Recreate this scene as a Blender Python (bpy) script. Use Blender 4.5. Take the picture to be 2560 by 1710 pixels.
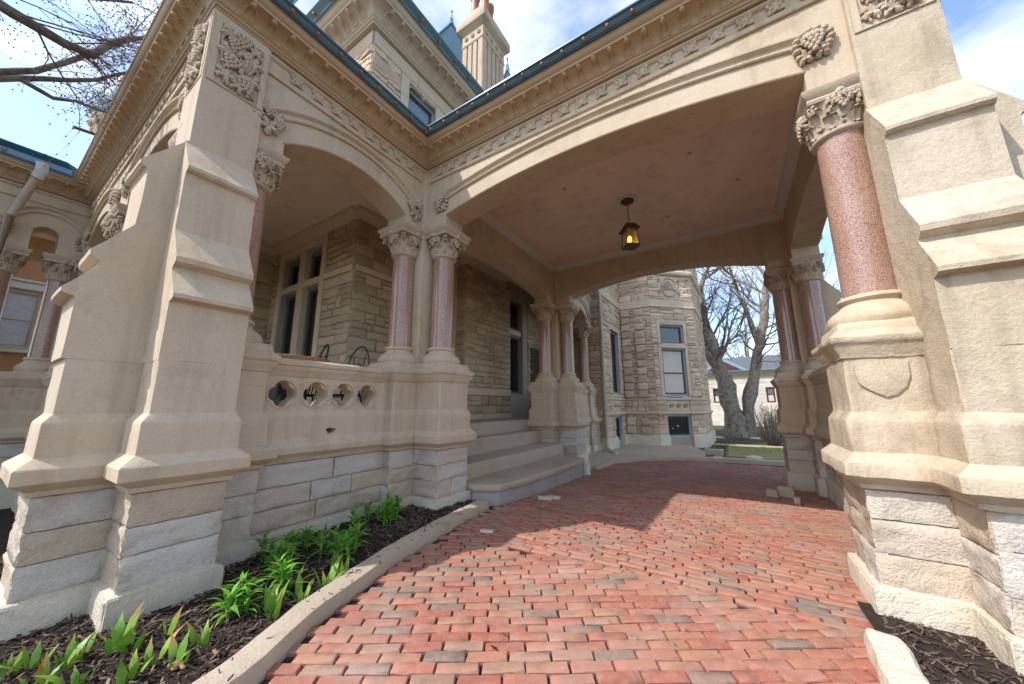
import bpy, bmesh, math, random
from mathutils import Matrix, Vector, noise as mnoise
R_ = random.Random(7)
for o in list(bpy.data.objects): bpy.data.objects.remove(o)
S = bpy.context.scene
# ---------------------------------------------------------------- camera
cam = bpy.data.cameras.new('camera'); camo = bpy.data.objects.new('camera', cam); S.collection.objects.link(camo)
cam.sensor_width = 36.0; cam.sensor_fit = 'HORIZONTAL'; cam.lens = 36.0*865/2560
cam.clip_start = 0.02; cam.clip_end = 2000
CR = ((0.84428949,0.53588145,-0.00251465),(0.09981305,-0.15264316,0.98322806),(0.52650983,-0.83038012,-0.18236298))
M = Matrix(CR).transposed().to_4x4(); M.translation = (0,0,1.3); camo.matrix_world = M
S.camera = camo
S.render.resolution_x = 1024; S.render.resolution_y = 684
# ---------------------------------------------------------------- sky, sun, exposure
SUN = Vector((-0.455,-0.70,1.0)).normalized()
elev = math.asin(SUN.z); azim = math.atan2(SUN.x, SUN.y)
W = bpy.data.worlds.new('World'); S.world = W; W.use_nodes = True
nt = W.node_tree; nt.nodes.clear()
def N(t, x=0, y=0): n = nt.nodes.new(t); n.location=(x,y); return n
out = N('ShaderNodeOutputWorld'); bg = N('ShaderNodeBackground'); bg.inputs['Strength'].default_value = 0.15
sky = N('ShaderNodeTexSky'); sky.sky_type='NISHITA'; sky.sun_disc=False; sky.sun_elevation=elev; sky.sun_rotation=azim
sky.air_density=1.0; sky.dust_density=1.0; sky.ozone_density=1.2; sky.altitude=200
tc = N('ShaderNodeTexCoord'); mp = N('ShaderNodeMapping'); mp.inputs['Scale'].default_value=(1.0,1.0,2.2); mp.inputs['Location'].default_value=(0.35,0.1,0.2)
nz = N('ShaderNodeTexNoise'); nz.inputs['Scale'].default_value=2.6; nz.inputs['Detail'].default_value=7; nz.inputs['Roughness'].default_value=0.55
rp = N('ShaderNodeValToRGB'); rp.color_ramp.elements[0].position=0.46; rp.color_ramp.elements[1].position=0.72
rp.color_ramp.elements[1].color=(0.8,0.8,0.8,1)
mx = N('ShaderNodeMixRGB'); mx.inputs['Color2'].default_value=(4.8,4.85,4.95,1)
L = nt.links.new
L(tc.outputs['Generated'], mp.inputs['Vector']); L(mp.outputs['Vector'], nz.inputs['Vector']); L(nz.outputs['Fac'], rp.inputs['Fac'])
L(sky.outputs['Color'], mx.inputs['Color1']); L(rp.outputs['Color'], mx.inputs['Fac']); L(mx.outputs['Color'], bg.inputs['Color']); L(bg.outputs['Background'], out.inputs['Surface'])
sl = bpy.data.lights.new('sun','SUN'); sl.energy = 2.0; sl.angle = math.radians(0.55); sl.color=(1.0,0.99,0.975)
so = bpy.data.objects.new('sun', sl); S.collection.objects.link(so); so.rotation_euler = SUN.to_track_quat('Z','Y').to_euler(); so.location=(-20,-30,50)
vs = S.view_settings; vs.view_transform='Standard'; vs.look='None'; vs.exposure=1.3; vs.gamma=1.0; vs.use_curve_mapping=False
S.cycles.use_adaptive_sampling=True; S.cycles.adaptive_threshold=0.02; S.cycles.max_bounces = 8; S.cycles.diffuse_bounces = 6; S.cycles.glossy_bounces = 3; S.cycles.transmission_bounces = 4
# ---------------------------------------------------------------- helpers
COL = S.collection; WM = {}
def obj(name, me, mat=None, parent=None, M=None, **kw):
    o = bpy.data.objects.new(name, me); COL.objects.link(o)
    if mat is not None and me is not None and not me.materials: me.materials.append(mat)
    M = M or Matrix()
    if parent is not None:
        o.parent = parent; o.matrix_parent_inverse = WM[parent].inverted()
    o.matrix_basis = M; WM[o] = M
    for k, v in kw.items(): o[k] = v
    return o
def thing(name, label, cat, loc=(0,0,0), group=None):
    o = obj(name, None, None, None, Matrix.Translation(loc)); o['label']=label; o['category']=cat; o.empty_display_size=0.2
    if group: o['group']=group
    return o
def tag(o, label, cat, group=None):
    o['label']=label; o['category']=cat
    if group: o['group']=group
    return o
class Fr:
    """wall frame: u runs along the wall, n points outwards"""
    def __init__(s, ox, oy, ux, uy):
        l = math.hypot(ux,uy); s.ox,s.oy,s.ux,s.uy = ox,oy,ux/l,uy/l; s.nx,s.ny = s.uy,-s.ux
    def P(s, u, n, z): return (s.ox+s.ux*u+s.nx*n, s.oy+s.uy*u+s.ny*n, z)
    def mat(s, u, n, z, su=1, sn=1, sz=1, roll=0):
        m = Matrix(((s.ux,-s.nx,0,0),(s.uy,-s.ny,0,0),(0,0,1,0),(0,0,0,1)))
        m = m @ Matrix.Rotation(roll,4,'Y') if roll else m
        m = m @ Matrix.Diagonal((su,sn,sz,1)); m.translation = s.P(u,n,z); return m
WF = Fr(0,0,1,0)
class MB:
    def __init__(s): s.v=[]; s.f=[]
    def add(s, vs, fs):
        b=len(s.v); s.v.extend(tuple(v) for v in vs); s.f.extend(tuple(i+b for i in f) for f in fs); return s
    def box(s, fr, u0,u1,n0,n1,z0,z1):
        P=fr.P
        vs=[P(u0,n0,z0),P(u1,n0,z0),P(u1,n1,z0),P(u0,n1,z0),P(u0,n0,z1),P(u1,n0,z1),P(u1,n1,z1),P(u0,n1,z1)]
        return s.add(vs,[(0,1,2,3),(7,6,5,4),(0,4,5,1),(1,5,6,2),(2,6,7,3),(3,7,4,0)])
    def cbox(s, fr, u0,u1,n0,n1,z0,z1,c=0.01):
        """box with chamfered edges (front, i.e. n1, and all round)"""
        P=fr.P; rings=[]
        for n,k in ((n0,0),(n1-c,0),(n1,c)):
            rings.append([P(u0+k,n,z0+k),P(u1-k,n,z0+k),P(u1-k,n,z1-k),P(u0+k,n,z1-k)])
        s.rings(rings, closed=True, caps=True); return s
    def rings(s, rings, closed=True, caps=False):
        n=len(rings[0]); b=len(s.v)
        for r in rings: s.v.extend(tuple(p) for p in r)
        for i in range(len(rings)-1):
            for j in range(n if closed else n-1):
                k=(j+1)%n; s.f.append((b+i*n+j,b+i*n+k,b+(i+1)*n+k,b+(i+1)*n+j))
        if caps:
            s.f.append(tuple(b+j for j in reversed(range(n)))); e=b+(len(rings)-1)*n; s.f.append(tuple(e+j for j in range(n)))
        return s
    def lathe(s, prof, cx, cy, k=20, caps=True):
        s.rings([[(cx+r*math.cos(2*math.pi*j/k),cy+r*math.sin(2*math.pi*j/k),z) for j in range(k)] for r,z in prof],True,caps); return s
    def tube(s, path, rad, k=6, caps=True):
        path=[Vector(p) for p in path]; n=len(path); rr=[]
        ref=Vector((0,0,1))
        for i,p in enumerate(path):
            t=(path[min(i+1,n-1)]-path[max(i-1,0)]); t = t.normalized() if t.length>1e-9 else Vector((0,0,1))
            a=t.cross(ref)
            if a.length<0.05: a=t.cross(Vector((1,0,0)))
            a.normalize(); b=t.cross(a)
            r=rad[i] if isinstance(rad,(list,tuple)) else rad
            rr.append([p+a*(r*math.cos(2*math.pi*j/k))+b*(r*math.sin(2*math.pi*j/k)) for j in range(k)])
        s.rings(rr,True,caps); return s
    def sphere(s, c, r, k=8, m=5, sq=(1,1,1)):
        rr=[[(c[0]+sq[0]*r*math.sin(math.pi*i/m)*math.cos(2*math.pi*j/k),c[1]+sq[1]*r*math.sin(math.pi*i/m)*math.sin(2*math.pi*j/k),c[2]-sq[2]*r*math.cos(math.pi*i/m)) for j in range(k)] for i in range(1,m)]
        s.rings(rr,True,True); return s
    def mesh(s, name, smooth=None):
        me=bpy.data.meshes.new(name); me.from_pydata(s.v,[],s.f)
        if smooth is not None:
            me.polygons.foreach_set('use_smooth',[True]*len(me.polygons))
            me.set_sharp_from_angle(angle=math.radians(smooth))
        me.update(); return me
    def build(s, name, mat, parent=None, smooth=None, M=None, **kw):
        return obj(name, s.mesh(name,smooth), mat, parent, M, **kw)
def offp(poly, d):
    """offset a ccw polygon outwards by d (mitred)"""
    n=len(poly); o=[]
    for i in range(n):
        a=Vector(poly[i-1]);b=Vector(poly[i]);c=Vector(poly[(i+1)%n])
        e1=(b-a).normalized();e2=(c-b).normalized(); n1=Vector((e1.y,-e1.x));n2=Vector((e2.y,-e2.x))
        m=n1+n2; k=m.dot(n1)
        o.append(b+m*(d/k) if abs(k)>1e-6 else b+n1*d)
    return o
def fbm(p, f): 
    v=Vector(p)*f
    return mnoise.noise(v)*0.6+mnoise.noise(v*2.3)*0.3+mnoise.noise(v*5.1)*0.15
def loft(mb, poly, prof, step=0.0, jit=0.0, freq=6.0, wear=0.0, caps=True):
    """stack of offset copies of a ccw plan polygon: prof = [(offset,z),...] from bottom to top"""
    pr=[]
    for i,(d,z) in enumerate(prof):
        if i and step:
            d0,z0=prof[i-1]; L=math.hypot(d-d0,z-z0); k=max(1,int(L/step))
            for j in range(1,k): t=j/k; pr.append((d0+(d-d0)*t,z0+(z-z0)*t))
        pr.append((d,z))
    n=len(poly)
    cnt=[max(1,int((Vector(poly[(i+1)%n])-Vector(poly[i])).length/step)) if step else 1 for i in range(n)]
    cen=sum((Vector(p) for p in poly),Vector((0,0)))/n
    rr=[]
    for d,z in pr:
        q=offp(poly,d); q0=offp(poly,d-1e-3); ring=[]
        for i in range(n):
            a,b=q[i],q[(i+1)%n]
            e=(b-a).normalized(); nn=Vector((e.y,-e.x))
            el=max(1e-6,(Vector(poly[(i+1)%n])-Vector(poly[i])).length); cs=.014/el
            ts=[0.0]+([cs] if step and el>.08 else [])+[k/cnt[i] for k in range(1,cnt[i])]+([1-cs] if step and el>.08 else [])
            for j,t in enumerate(ts):
                p=a.lerp(b,t); zz=z
                if jit or wear:
                    w=fbm((p.x,p.y,z),freq)*jit
                    dirn=nn if j else (q[i]-q0[i]).normalized()
                    if j==0: w-=wear*(0.6+0.8*mnoise.noise(Vector((p.x,p.y,z))*3))
                    p=p+dirn*w; zz=z+fbm((p.x+7,p.y,z),freq)*jit*0.7
                ring.append((p.x,p.y,zz))
        rr.append(ring)
    mb.rings(rr,True,caps); return mb
def sweep(mb, path, i0, i1, prof, closed=False):
    """sweep profile [(p,z)...] along segment path[i0]..path[i1] of a polyline with mitred corners"""
    n=len(path); rr=[]
    for i in range(i0,i1+1):
        b=Vector(path[i])
        e1=(b-Vector(path[i-1])).normalized() if i>0 else None
        e2=(Vector(path[i+1])-b).normalized() if i<n-1 else None
        e1=e1 or e2; e2=e2 or e1
        n1=Vector((e1.y,-e1.x)); n2=Vector((e2.y,-e2.x)); m=n1+n2; m=m/m.dot(n1)
        rr.append([(b.x+m.x*p,b.y+m.y*p,z) for p,z in prof])
    mb.rings(rr,True,True); return mb
def strip(mb, fr, pts, prof):
    """sweep profile [(radial,n)...] along a curve pts=[(u,z,nu,nz)] lying in the wall plane"""
    mb.rings([[fr.P(u+nu*r, n, z+nz*r) for r,n in prof] for u,z,nu,nz in pts],True,True); return mb
def ground_z(x,y):
    z = 0.0 if y<4 else (-0.028*(y-4) if y<10 else -0.168)
    return z
# ---------------------------------------------------------------- materials
class NT:
    def __init__(s, name):
        s.m=bpy.data.materials.new(name); s.m.use_nodes=True; s.t=s.m.node_tree; s.t.nodes.clear()
        s.o=s.n('ShaderNodeOutputMaterial'); s.b=s.n('ShaderNodeBsdfPrincipled'); s.l(s.b.outputs[0],s.o.inputs[0])
        g=s.n('ShaderNodeNewGeometry'); s.pos=g.outputs['Position']; s.geo=g
        oi=s.n('ShaderNodeObjectInfo'); s.rnd=oi.outputs['Random']
    def n(s,t): return s.t.nodes.new(t)
    def l(s,a,b): s.t.links.new(a,b)
    def noise(s,sc,det=4,ro=0.55,vec=None,dist=0.0,scale=None):
        x=s.n('ShaderNodeTexNoise'); x.inputs['Scale'].default_value=sc; x.inputs['Detail'].default_value=det; x.inputs['Roughness'].default_value=ro; x.inputs['Distortion'].default_value=dist
        v=vec or s.pos
        if scale:
            mp=s.n('ShaderNodeMapping'); mp.inputs['Scale'].default_value=scale; s.l(v,mp.inputs['Vector']); v=mp.outputs['Vector']
        s.l(v,x.inputs['Vector']); return x.outputs['Fac']
    def vor(s,sc,feat='F1'):
        x=s.n('ShaderNodeTexVoronoi'); x.feature=feat; x.inputs['Scale'].default_value=sc; s.l(s.pos,x.inputs['Vector']); return x
    def ramp(s,f,stops):
        r=s.n('ShaderNodeValToRGB'); cr=r.color_ramp
        while len(cr.elements)<len(stops): cr.elements.new(0.5)
        for e,(p,c) in zip(cr.elements,stops): e.position=p; e.color=(*c,1) if len(c)==3 else c
        s.l(f,r.inputs['Fac']); return r.outputs['Color']
    def mix(s,f,a,b,mode='MIX'):
        x=s.n('ShaderNodeMixRGB'); x.blend_type=mode
        for k,v in (('Fac',f),('Color1',a),('Color2',b)):
            if isinstance(v,(int,float)): x.inputs[k].default_value=v
            elif isinstance(v,tuple): x.inputs[k].default_value=(*v,1)
            else: s.l(v,x.inputs[k])
        return x.outputs['Color']
    def math(s,op,a,b=0.0):
        x=s.n('ShaderNodeMath'); x.operation=op
        for i,v in enumerate((a,b)):
            if isinstance(v,(int,float)): x.inputs[i].default_value=v
            else: s.l(v,x.inputs[i])
        return x.outputs[0]
    def bump(s,h,st=0.3,dist=0.02):
        x=s.n('ShaderNodeBump'); x.inputs['Strength'].default_value=st; x.inputs['Distance'].default_value=dist; s.l(h,x.inputs['Height']); s.l(x.outputs[0],s.b.inputs['Normal'])
    def col(s,c):
        if isinstance(c,tuple): s.b.inputs['Base Color'].default_value=(*c,1)
        else: s.l(c,s.b.inputs['Base Color'])
    def rough(s,r,spec=None):
        if isinstance(r,(int,float)): s.b.inputs['Roughness'].default_value=r
        else: s.l(r,s.b.inputs['Roughness'])
        if spec is not None: s.b.inputs['Specular IOR Level'].default_value=spec
def stone_mat(name, a, b, dark, bs=0.35, per=0.0, grey=None, sc=1.0, stain=0.5, streak=0.0):
    t=NT(name)
    c=t.mix(t.ramp(t.noise(1.1*sc,3),[(0.32,(0,0,0)),(0.68,(1,1,1))]),a,b)
    if grey: c=t.mix(t.ramp(t.rnd,[(0.25,(0,0,0)),(0.75,(1,1,1))]),c,grey)
    st=t.ramp(t.noise(2.3*sc,5,0.7,dist=0.6),[(0.54,(0,0,0)),(0.75,(stain,stain,stain))]); c=t.mix(st,c,dark)
    if streak:
        c=t.mix(t.ramp(t.noise(1.0,4,0.6,scale=(9,9,0.8)),[(0.5,(0,0,0)),(0.78,(streak,)*3)]),c,tuple(x*.8 for x in dark))
        wv=t.n('ShaderNodeVectorMath'); wv.operation='MULTIPLY_ADD'; nn=t.n('ShaderNodeTexNoise'); nn.inputs['Scale'].default_value=2.2; nn.inputs['Detail'].default_value=4; t.l(t.pos,nn.inputs['Vector']); t.l(nn.outputs['Color'],wv.inputs[0]); wv.inputs[1].default_value=(.55,.55,.55); t.l(t.pos,wv.inputs[2])
        vo=t.vor(1.25,'DISTANCE_TO_EDGE'); t.l(wv.outputs[0],vo.inputs['Vector'])
        ck=t.math('MULTIPLY',t.ramp(vo.outputs['Distance'],[(0.0,(1,1,1)),(0.007,(0,0,0))]),t.ramp(t.noise(0.9,2),[(0.54,(0,0,0)),(0.64,(.38,)*3)])); c=t.mix(ck,c,tuple(x*.35 for x in dark))
    fine=t.noise(60,2,0.6); c=t.mix(t.ramp(fine,[(0.3,(0.25,)*3),(0.62,(0,0,0))]),c,dark)
    if per:
        v=t.math('ADD',t.math('MULTIPLY',t.rnd,per),1.0-per*0.55)
        x=t.n('ShaderNodeHueSaturation'); t.l(v,x.inputs['Value']); t.l(c,x.inputs['Color']); c=x.outputs[0]
    t.col(c); t.rough(0.82,0.25)
    h=t.math('ADD',t.math('MULTIPLY',t.noise(9*sc,4,0.65),1.0),t.math('MULTIPLY',t.noise(70,2,0.6),0.35)); t.bump(h,bs,0.02)
    return t.m
MS = stone_mat('smooth_limestone',(0.595,0.48,0.355),(0.54,0.415,0.285),(0.37,0.265,0.165),0.3,stain=0.6,streak=0.45)
MS_E = stone_mat('eroded_limestone',(0.56,0.465,0.35),(0.51,0.405,0.275),(0.30,0.23,0.15),0.55,stain=0.85,streak=0.55)
MCARVE = stone_mat('carved_limestone',(0.55,0.44,0.33),(0.47,0.36,0.255),(0.27,0.20,0.14),0.3)
MROCK = stone_mat('rock_faced_stone',(0.61,0.49,0.365),(0.55,0.43,0.31),(0.31,0.235,0.165),1.0,0.2,(0.54,0.485,0.42),stain=0.75)
MPLIN = stone_mat('plinth_stone',(0.65,0.57,0.45),(0.58,0.485,0.36),(0.33,0.27,0.2),1.0,0.12)
MHOUSE = stone_mat('house_stone',(0.50,0.395,0.27),(0.43,0.32,0.205),(0.28,0.205,0.13),0.7,0.36)
MTOWER = stone_mat('tower_stone',(0.66,0.52,0.375),(0.56,0.41,0.28),(0.34,0.24,0.155),0.7,0.36)
MTRIM = stone_mat('dressed_stone',(0.64,0.515,0.38),(0.58,0.45,0.315),(0.33,0.26,0.19),0.2)
MMORT = stone_mat('mortar',(0.40,0.34,0.27),(0.34,0.285,0.22),(0.2,0.165,0.13),0.4)
MCONC = stone_mat('concrete',(0.50,0.405,0.30),(0.43,0.34,0.24),(0.26,0.195,0.13),0.45,stain=0.6)
MCONCG = stone_mat('grey_cement',(0.40,0.365,0.325),(0.32,0.285,0.25),(0.19,0.165,0.14),0.35)
MCHIM = stone_mat('chimney_stone',(0.56,0.44,0.31),(0.49,0.37,0.25),(0.22,0.17,0.11),0.3)
MPALE = stone_mat('pale_stone',(0.70,0.63,0.52),(0.62,0.55,0.44),(0.40,0.34,0.26),0.4,0.12)
def paint(name,a,b,rough=0.5,bs=0.06,sc=3.0):
    t=NT(name); t.col(t.mix(t.ramp(t.noise(sc,6,0.65),[(0.3,(0,0,0)),(0.7,(1,1,1))]),a,b)); t.rough(rough,0.4); t.bump(t.noise(30,5),bs,0.01); return t.m
MWOOD = paint('tan_painted_wood',(0.49,0.34,0.205),(0.43,0.29,0.165),0.5)
MBLUE = paint('dark_blue_paint',(0.035,0.10,0.175),(0.045,0.125,0.20),0.3)
MBLUEL = paint('slate_blue_paint',(0.13,0.235,0.29),(0.165,0.275,0.325),0.4)
MBLUEF = paint('light_blue_paint',(0.20,0.34,0.40),(0.24,0.38,0.44),0.4)
MGREYB = paint('grey_blue_paint',(0.15,0.16,0.165),(0.18,0.185,0.185),0.5)
MCOPPER = paint('copper_knob',(0.42,0.175,0.075),(0.34,0.13,0.055),0.35)
MMAROON = paint('maroon_paint',(0.17,0.03,0.04),(0.13,0.025,0.03),0.4)
MCREAM = paint('cream_paint',(0.58,0.48,0.32),(0.52,0.42,0.27),0.5)
MWHITE = paint('white_paint',(0.72,0.69,0.62),(0.62,0.6,0.54),0.5)
MGREYM = paint('grey_moulding_paint',(0.62,0.60,0.54),(0.54,0.51,0.45),0.5)
MIRON = paint('black_iron',(0.015,0.015,0.016),(0.022,0.02,0.02),0.4)
MBRONZE = paint('bronze_metal',(0.055,0.04,0.028),(0.075,0.052,0.035),0.45)
MSPOUT = paint('tan_metal_spout',(0.46,0.375,0.28),(0.42,0.33,0.24),0.4)
MZINC = paint('zinc_metal',(0.55,0.56,0.57),(0.45,0.46,0.48),0.35)
MORANGE = paint('orange_stucco',(0.52,0.27,0.125),(0.47,0.235,0.105),0.7)
MSLATE = paint('slate_roof',(0.13,0.135,0.14),(0.085,0.09,0.10),0.8,0.3,8)
MCURT = paint('white_curtain',(0.66,0.66,0.66),(0.5,0.51,0.54),0.8,0.3,12)
MBLIND = paint('roller_blind',(0.60,0.555,0.46),(0.56,0.51,0.42),0.8)
MTEAL = paint('teal_fabric',(0.03,0.30,0.26),(0.04,0.36,0.31),0.7)
MTILE = paint('terracotta_tile',(0.40,0.16,0.075),(0.34,0.12,0.055),0.5)
def glass(name,c,r=0.04):
    t=NT(name); t.col(c); t.rough(r,0.8); return t.m
MGLASS = glass('dark_window_glass',(0.012,0.013,0.015))
MGLASSB = glass('leaded_glass',(0.05,0.09,0.105),0.12)
MGLASSP = glass('pale_glass',(0.16,0.22,0.25),0.1)
def granite():
    t=NT('pink_granite')
    n1=t.noise(130,3,0.6); v=t.vor(210).outputs['Color']
    sp=t.n('ShaderNodeSeparateColor'); t.l(v,sp.inputs[0])
    c=t.ramp(sp.outputs[0],[(0.0,(0.11,0.065,0.048)),(0.14,(0.24,0.125,0.085)),(0.45,(0.39,0.21,0.14)),(0.75,(0.45,0.265,0.185)),(1.0,(0.54,0.38,0.29))])
    c=t.mix(t.ramp(n1,[(0.38,(0.75,)*3),(0.47,(0,0,0))]),c,(0.16,0.09,0.07))
    c=t.mix(t.ramp(t.noise(2.2,5),[(0.35,(0,0,0)),(0.7,(0.3,)*3)]),c,(0.50,0.34,0.27))
    t.col(c); t.rough(0.11,0.6); t.bump(t.noise(40,3),0.03,0.005); return t.m
MGRAN = granite()
def plaster():
    t=NT('stained_plaster')
    c=t.mix(t.ramp(t.noise(1.4,6,0.6,scale=(1,0.5,1)),[(0.3,(0,0,0)),(0.7,(1,1,1))]),(0.82,0.665,0.53),(0.72,0.57,0.45))
    c=t.mix(t.ramp(t.noise(3.2,9,0.7,dist=0.8),[(0.5,(0,0,0)),(0.78,(0.7,)*3)]),c,(0.47,0.35,0.265))
    t.col(c); t.rough(0.9,0.2); t.bump(t.noise(25,6,0.7),0.15,0.01); return t.m
MPLAST = plaster()
def brickm(name, island):
    t=NT(name); r=t.geo.outputs['Random Per Island'] if island else t.rnd
    c=t.ramp(r,[(0.0,(0.30,0.09,0.06)),(0.16,(0.37,0.13,0.085)),(0.3,(0.385,0.165,0.11)),(0.44,(0.335,0.11,0.073)),(0.56,(0.375,0.17,0.10)),(0.7,(0.335,0.18,0.12)),(0.86,(0.265,0.165,0.118)),(1.0,(0.185,0.14,0.112))])
    c=t.mix(t.ramp(t.noise(22,4,0.7,dist=0.5),[(0.45,(0,0,0)),(0.75,(0.65,)*3)]),c,(0.37,0.225,0.15))
    c=t.mix(t.ramp(t.noise(7,4,0.65),[(0.5,(0,0,0)),(0.72,(0.6,)*3)]),c,(0.17,0.11,0.08))
    c=t.mix(t.ramp(t.noise(1.3,4,0.6),[(0.5,(0,0,0)),(0.72,(0.5,)*3)]),c,(0.43,0.29,0.22))
    c=t.mix(t.ramp(t.noise(160,2),[(0.66,(0,0,0)),(0.72,(0.7,)*3)]),c,(0.56,0.47,0.40))
    t.col(c); t.rough(0.8,0.25)
    t.bump(t.math('ADD',t.noise(30,6,0.7),t.math('MULTIPLY',t.noise(150,3),0.4)),0.4,0.008); return t.m
MBRICK = brickm('red_brick',False); MBRICKF = brickm('red_brick_far',True)
def simple(name,stops,sc=8,rough=0.9,bs=0.5,island=False):
    t=NT(name); f=t.geo.outputs['Random Per Island'] if island else t.noise(sc,6,0.65)
    t.col(t.ramp(f,stops)); t.rough(rough,0.2); t.bump(t.noise(sc*6,5),bs,0.02); return t.m
MJOINT = simple('brick_joint_dirt',[(0.3,(0.028,0.018,0.014)),(0.7,(0.075,0.05,0.04))],12)
MSOIL = simple('mulch_soil',[(0.3,(0.022,0.015,0.012)),(0.7,(0.05,0.034,0.026))],20)
MCHIP = simple('mulch_chips',[(0.0,(0.03,0.02,0.015)),(0.5,(0.075,0.05,0.037)),(0.8,(0.145,0.10,0.074)),(0.95,(0.23,0.16,0.11)),(1.0,(0.42,0.28,0.16))],20,island=True)
MLAWN = simple('lawn',[(0.38,(0.075,0.055,0.036)),(0.52,(0.075,0.068,0.032)),(0.7,(0.075,0.095,0.034))],2.2)
MGRASS = simple('grass',[(0.0,(0.05,0.10,0.02)),(0.6,(0.08,0.15,0.03)),(1.0,(0.17,0.17,0.06))],5,island=True)
MBARK = simple('bark',[(0.3,(0.12,0.095,0.075)),(0.5,(0.27,0.225,0.18)),(0.7,(0.42,0.36,0.29))],7,0.9,1.0)
MBARKT = simple('brown_bark',[(0.3,(0.07,0.052,0.042)),(0.5,(0.15,0.12,0.095)),(0.7,(0.24,0.20,0.16))],9,0.9,1.0)
MBARKD = simple('dark_bark',[(0.3,(0.05,0.038,0.032)),(0.7,(0.13,0.10,0.08))],12,0.9,0.9)
MTWIG = simple('twig',[(0.3,(0.13,0.085,0.065)),(0.7,(0.22,0.155,0.12))],6)
def leafm(name,a,b,tip=None):
    t=NT(name); c=t.mix(t.rnd,a,b); c=t.mix(t.ramp(t.noise(30,4),[(0.4,(0,0,0)),(0.8,(0.5,)*3)]),c,tuple(x*1.5 for x in b))
    if tip:
        uv=t.n('ShaderNodeTexCoord'); sp=t.n('ShaderNodeSeparateXYZ'); t.l(uv.outputs['Generated'],sp.inputs[0])
        c=t.mix(t.ramp(t.math('ADD',sp.outputs[2],t.math('MULTIPLY',t.rnd,0.35)),[(1.08,(0,0,0)),(1.2,(1,1,1))]) if False else t.ramp(t.math('MULTIPLY',sp.outputs[2],t.math('ADD',t.rnd,0.35)),[(0.70,(0,0,0)),(0.92,(1,1,1))]),c,tip)
    t.col(c); t.rough(0.45,0.4)
    t.b.inputs['Transmission Weight'].default_value=0.0; t.b.inputs['Subsurface Weight'].default_value=0.0
    tr=t.n('ShaderNodeBsdfTranslucent'); ms=t.n('ShaderNodeMixShader'); ms.inputs[0].default_value=0.3
    x=t.n('ShaderNodeHueSaturation'); x.inputs['Value'].default_value=1.6; t.l(c,x.inputs['Color']); t.l(x.outputs[0],tr.inputs[0])
    t.l(t.b.outputs[0],ms.inputs[1]); t.l(tr.outputs[0],ms.inputs[2]); t.l(ms.outputs[0],t.o.inputs[0]); return t.m
MIRIS = leafm('iris_leaf',(0.17,0.32,0.05),(0.26,0.40,0.06),(0.42,0.24,0.06))
MLEAF = leafm('green_leaf',(0.12,0.31,0.03),(0.18,0.40,0.045))
MDRY = leafm('dry_leaf',(0.36,0.22,0.10),(0.45,0.31,0.16))
def emit(name,c,s):
    t=NT(name); t.b.inputs['Emission Color'].default_value=(*c,1); t.b.inputs['Emission Strength'].default_value=s; t.col(c); return t.m
MBULB = emit('lamp_bulb',(1.0,0.62,0.12),5.0)
MSPARK = emit('indicator_red',(1.0,0.03,0.02),1.5); MSPARKG = emit('indicator_green',(0.1,1.0,0.1),1.2); MROOML = emit('room_lamp',(1.0,0.8,0.5),3.0)
MLAMPG = NT('amber_seeded_glass')
MLAMPG.col((0.75,0.62,0.40)); MLAMPG.rough(0.25); MLAMPG.b.inputs['Transmission Weight'].default_value=0.85; MLAMPG.bump(MLAMPG.noise(60,3),0.2,0.01); MLAMPG=MLAMPG.m
# ---------------------------------------------------------------- shared pieces
_rc={}
def rocks(mat, key, n=10, amp=0.03, nx=7, nz=5, rimd=0.0):
    if key in _rc: return _rc[key]
    rr=random.Random(hash(key)%1000 if False else sum(map(ord,key))); out=[]
    for k in range(n):
        off=Vector((rr.uniform(0,50),rr.uniform(0,50),rr.uniform(0,50))); vs=[];fs=[]
        tilt=rr.uniform(-.4,.4); tz=rr.uniform(-.5,.5)
        for i in range(nz):
            for j in range(nx):
                x=j/(nx-1)-.5; z=i/(nz-1)-.5
                if 0<j<nx-1 and 0<i<nz-1:
                    if j in(1,nx-2): x=math.copysign(.455,x)
                    if i in(1,nz-2): z=math.copysign(.42,z)
                    h=amp*(0.55+0.55*mnoise.noise(off+Vector((x*2.2,z*2.2,0)))+0.45*mnoise.noise(off+Vector((x*5,z*5,3)))+tilt*x*0.8+tz*z*0.6)
                    y=-max(0.004,h)
                    x+=rr.uniform(-.03,.03); z+=rr.uniform(-.03,.03)
                else:
                    y=rr.uniform(-.004,.003)-rimd*rr.uniform(.3,1.2); x*=1-rr.uniform(0,.02); z*=1-rr.uniform(0,.03)
                vs.append((x,y,z))
        for i in range(nz-1):
            for j in range(nx-1): a=i*nx+j; fs.append((a,a+1,a+1+nx,a+nx))
        rim=[j for j in range(nx)]+[i*nx+nx-1 for i in range(1,nz)]+[(nz-1)*nx+j for j in range(nx-2,-1,-1)]+[i*nx for i in range(nz-2,0,-1)]
        b=len(vs)
        for q in rim: vs.append((vs[q][0],0.05,vs[q][2]))
        m=len(rim)
        for q in range(m): fs.append((rim[(q+1)%m],rim[q],b+q,b+(q+1)%m))
        me=bpy.data.meshes.new('stone'); me.from_pydata(vs,[],fs); me.materials.append(mat)
        me.polygons.foreach_set('use_smooth',[True]*len(me.polygons)); me.set_sharp_from_angle(angle=math.radians(28)); out.append(me)
    _rc[key]=out; return out
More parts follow.
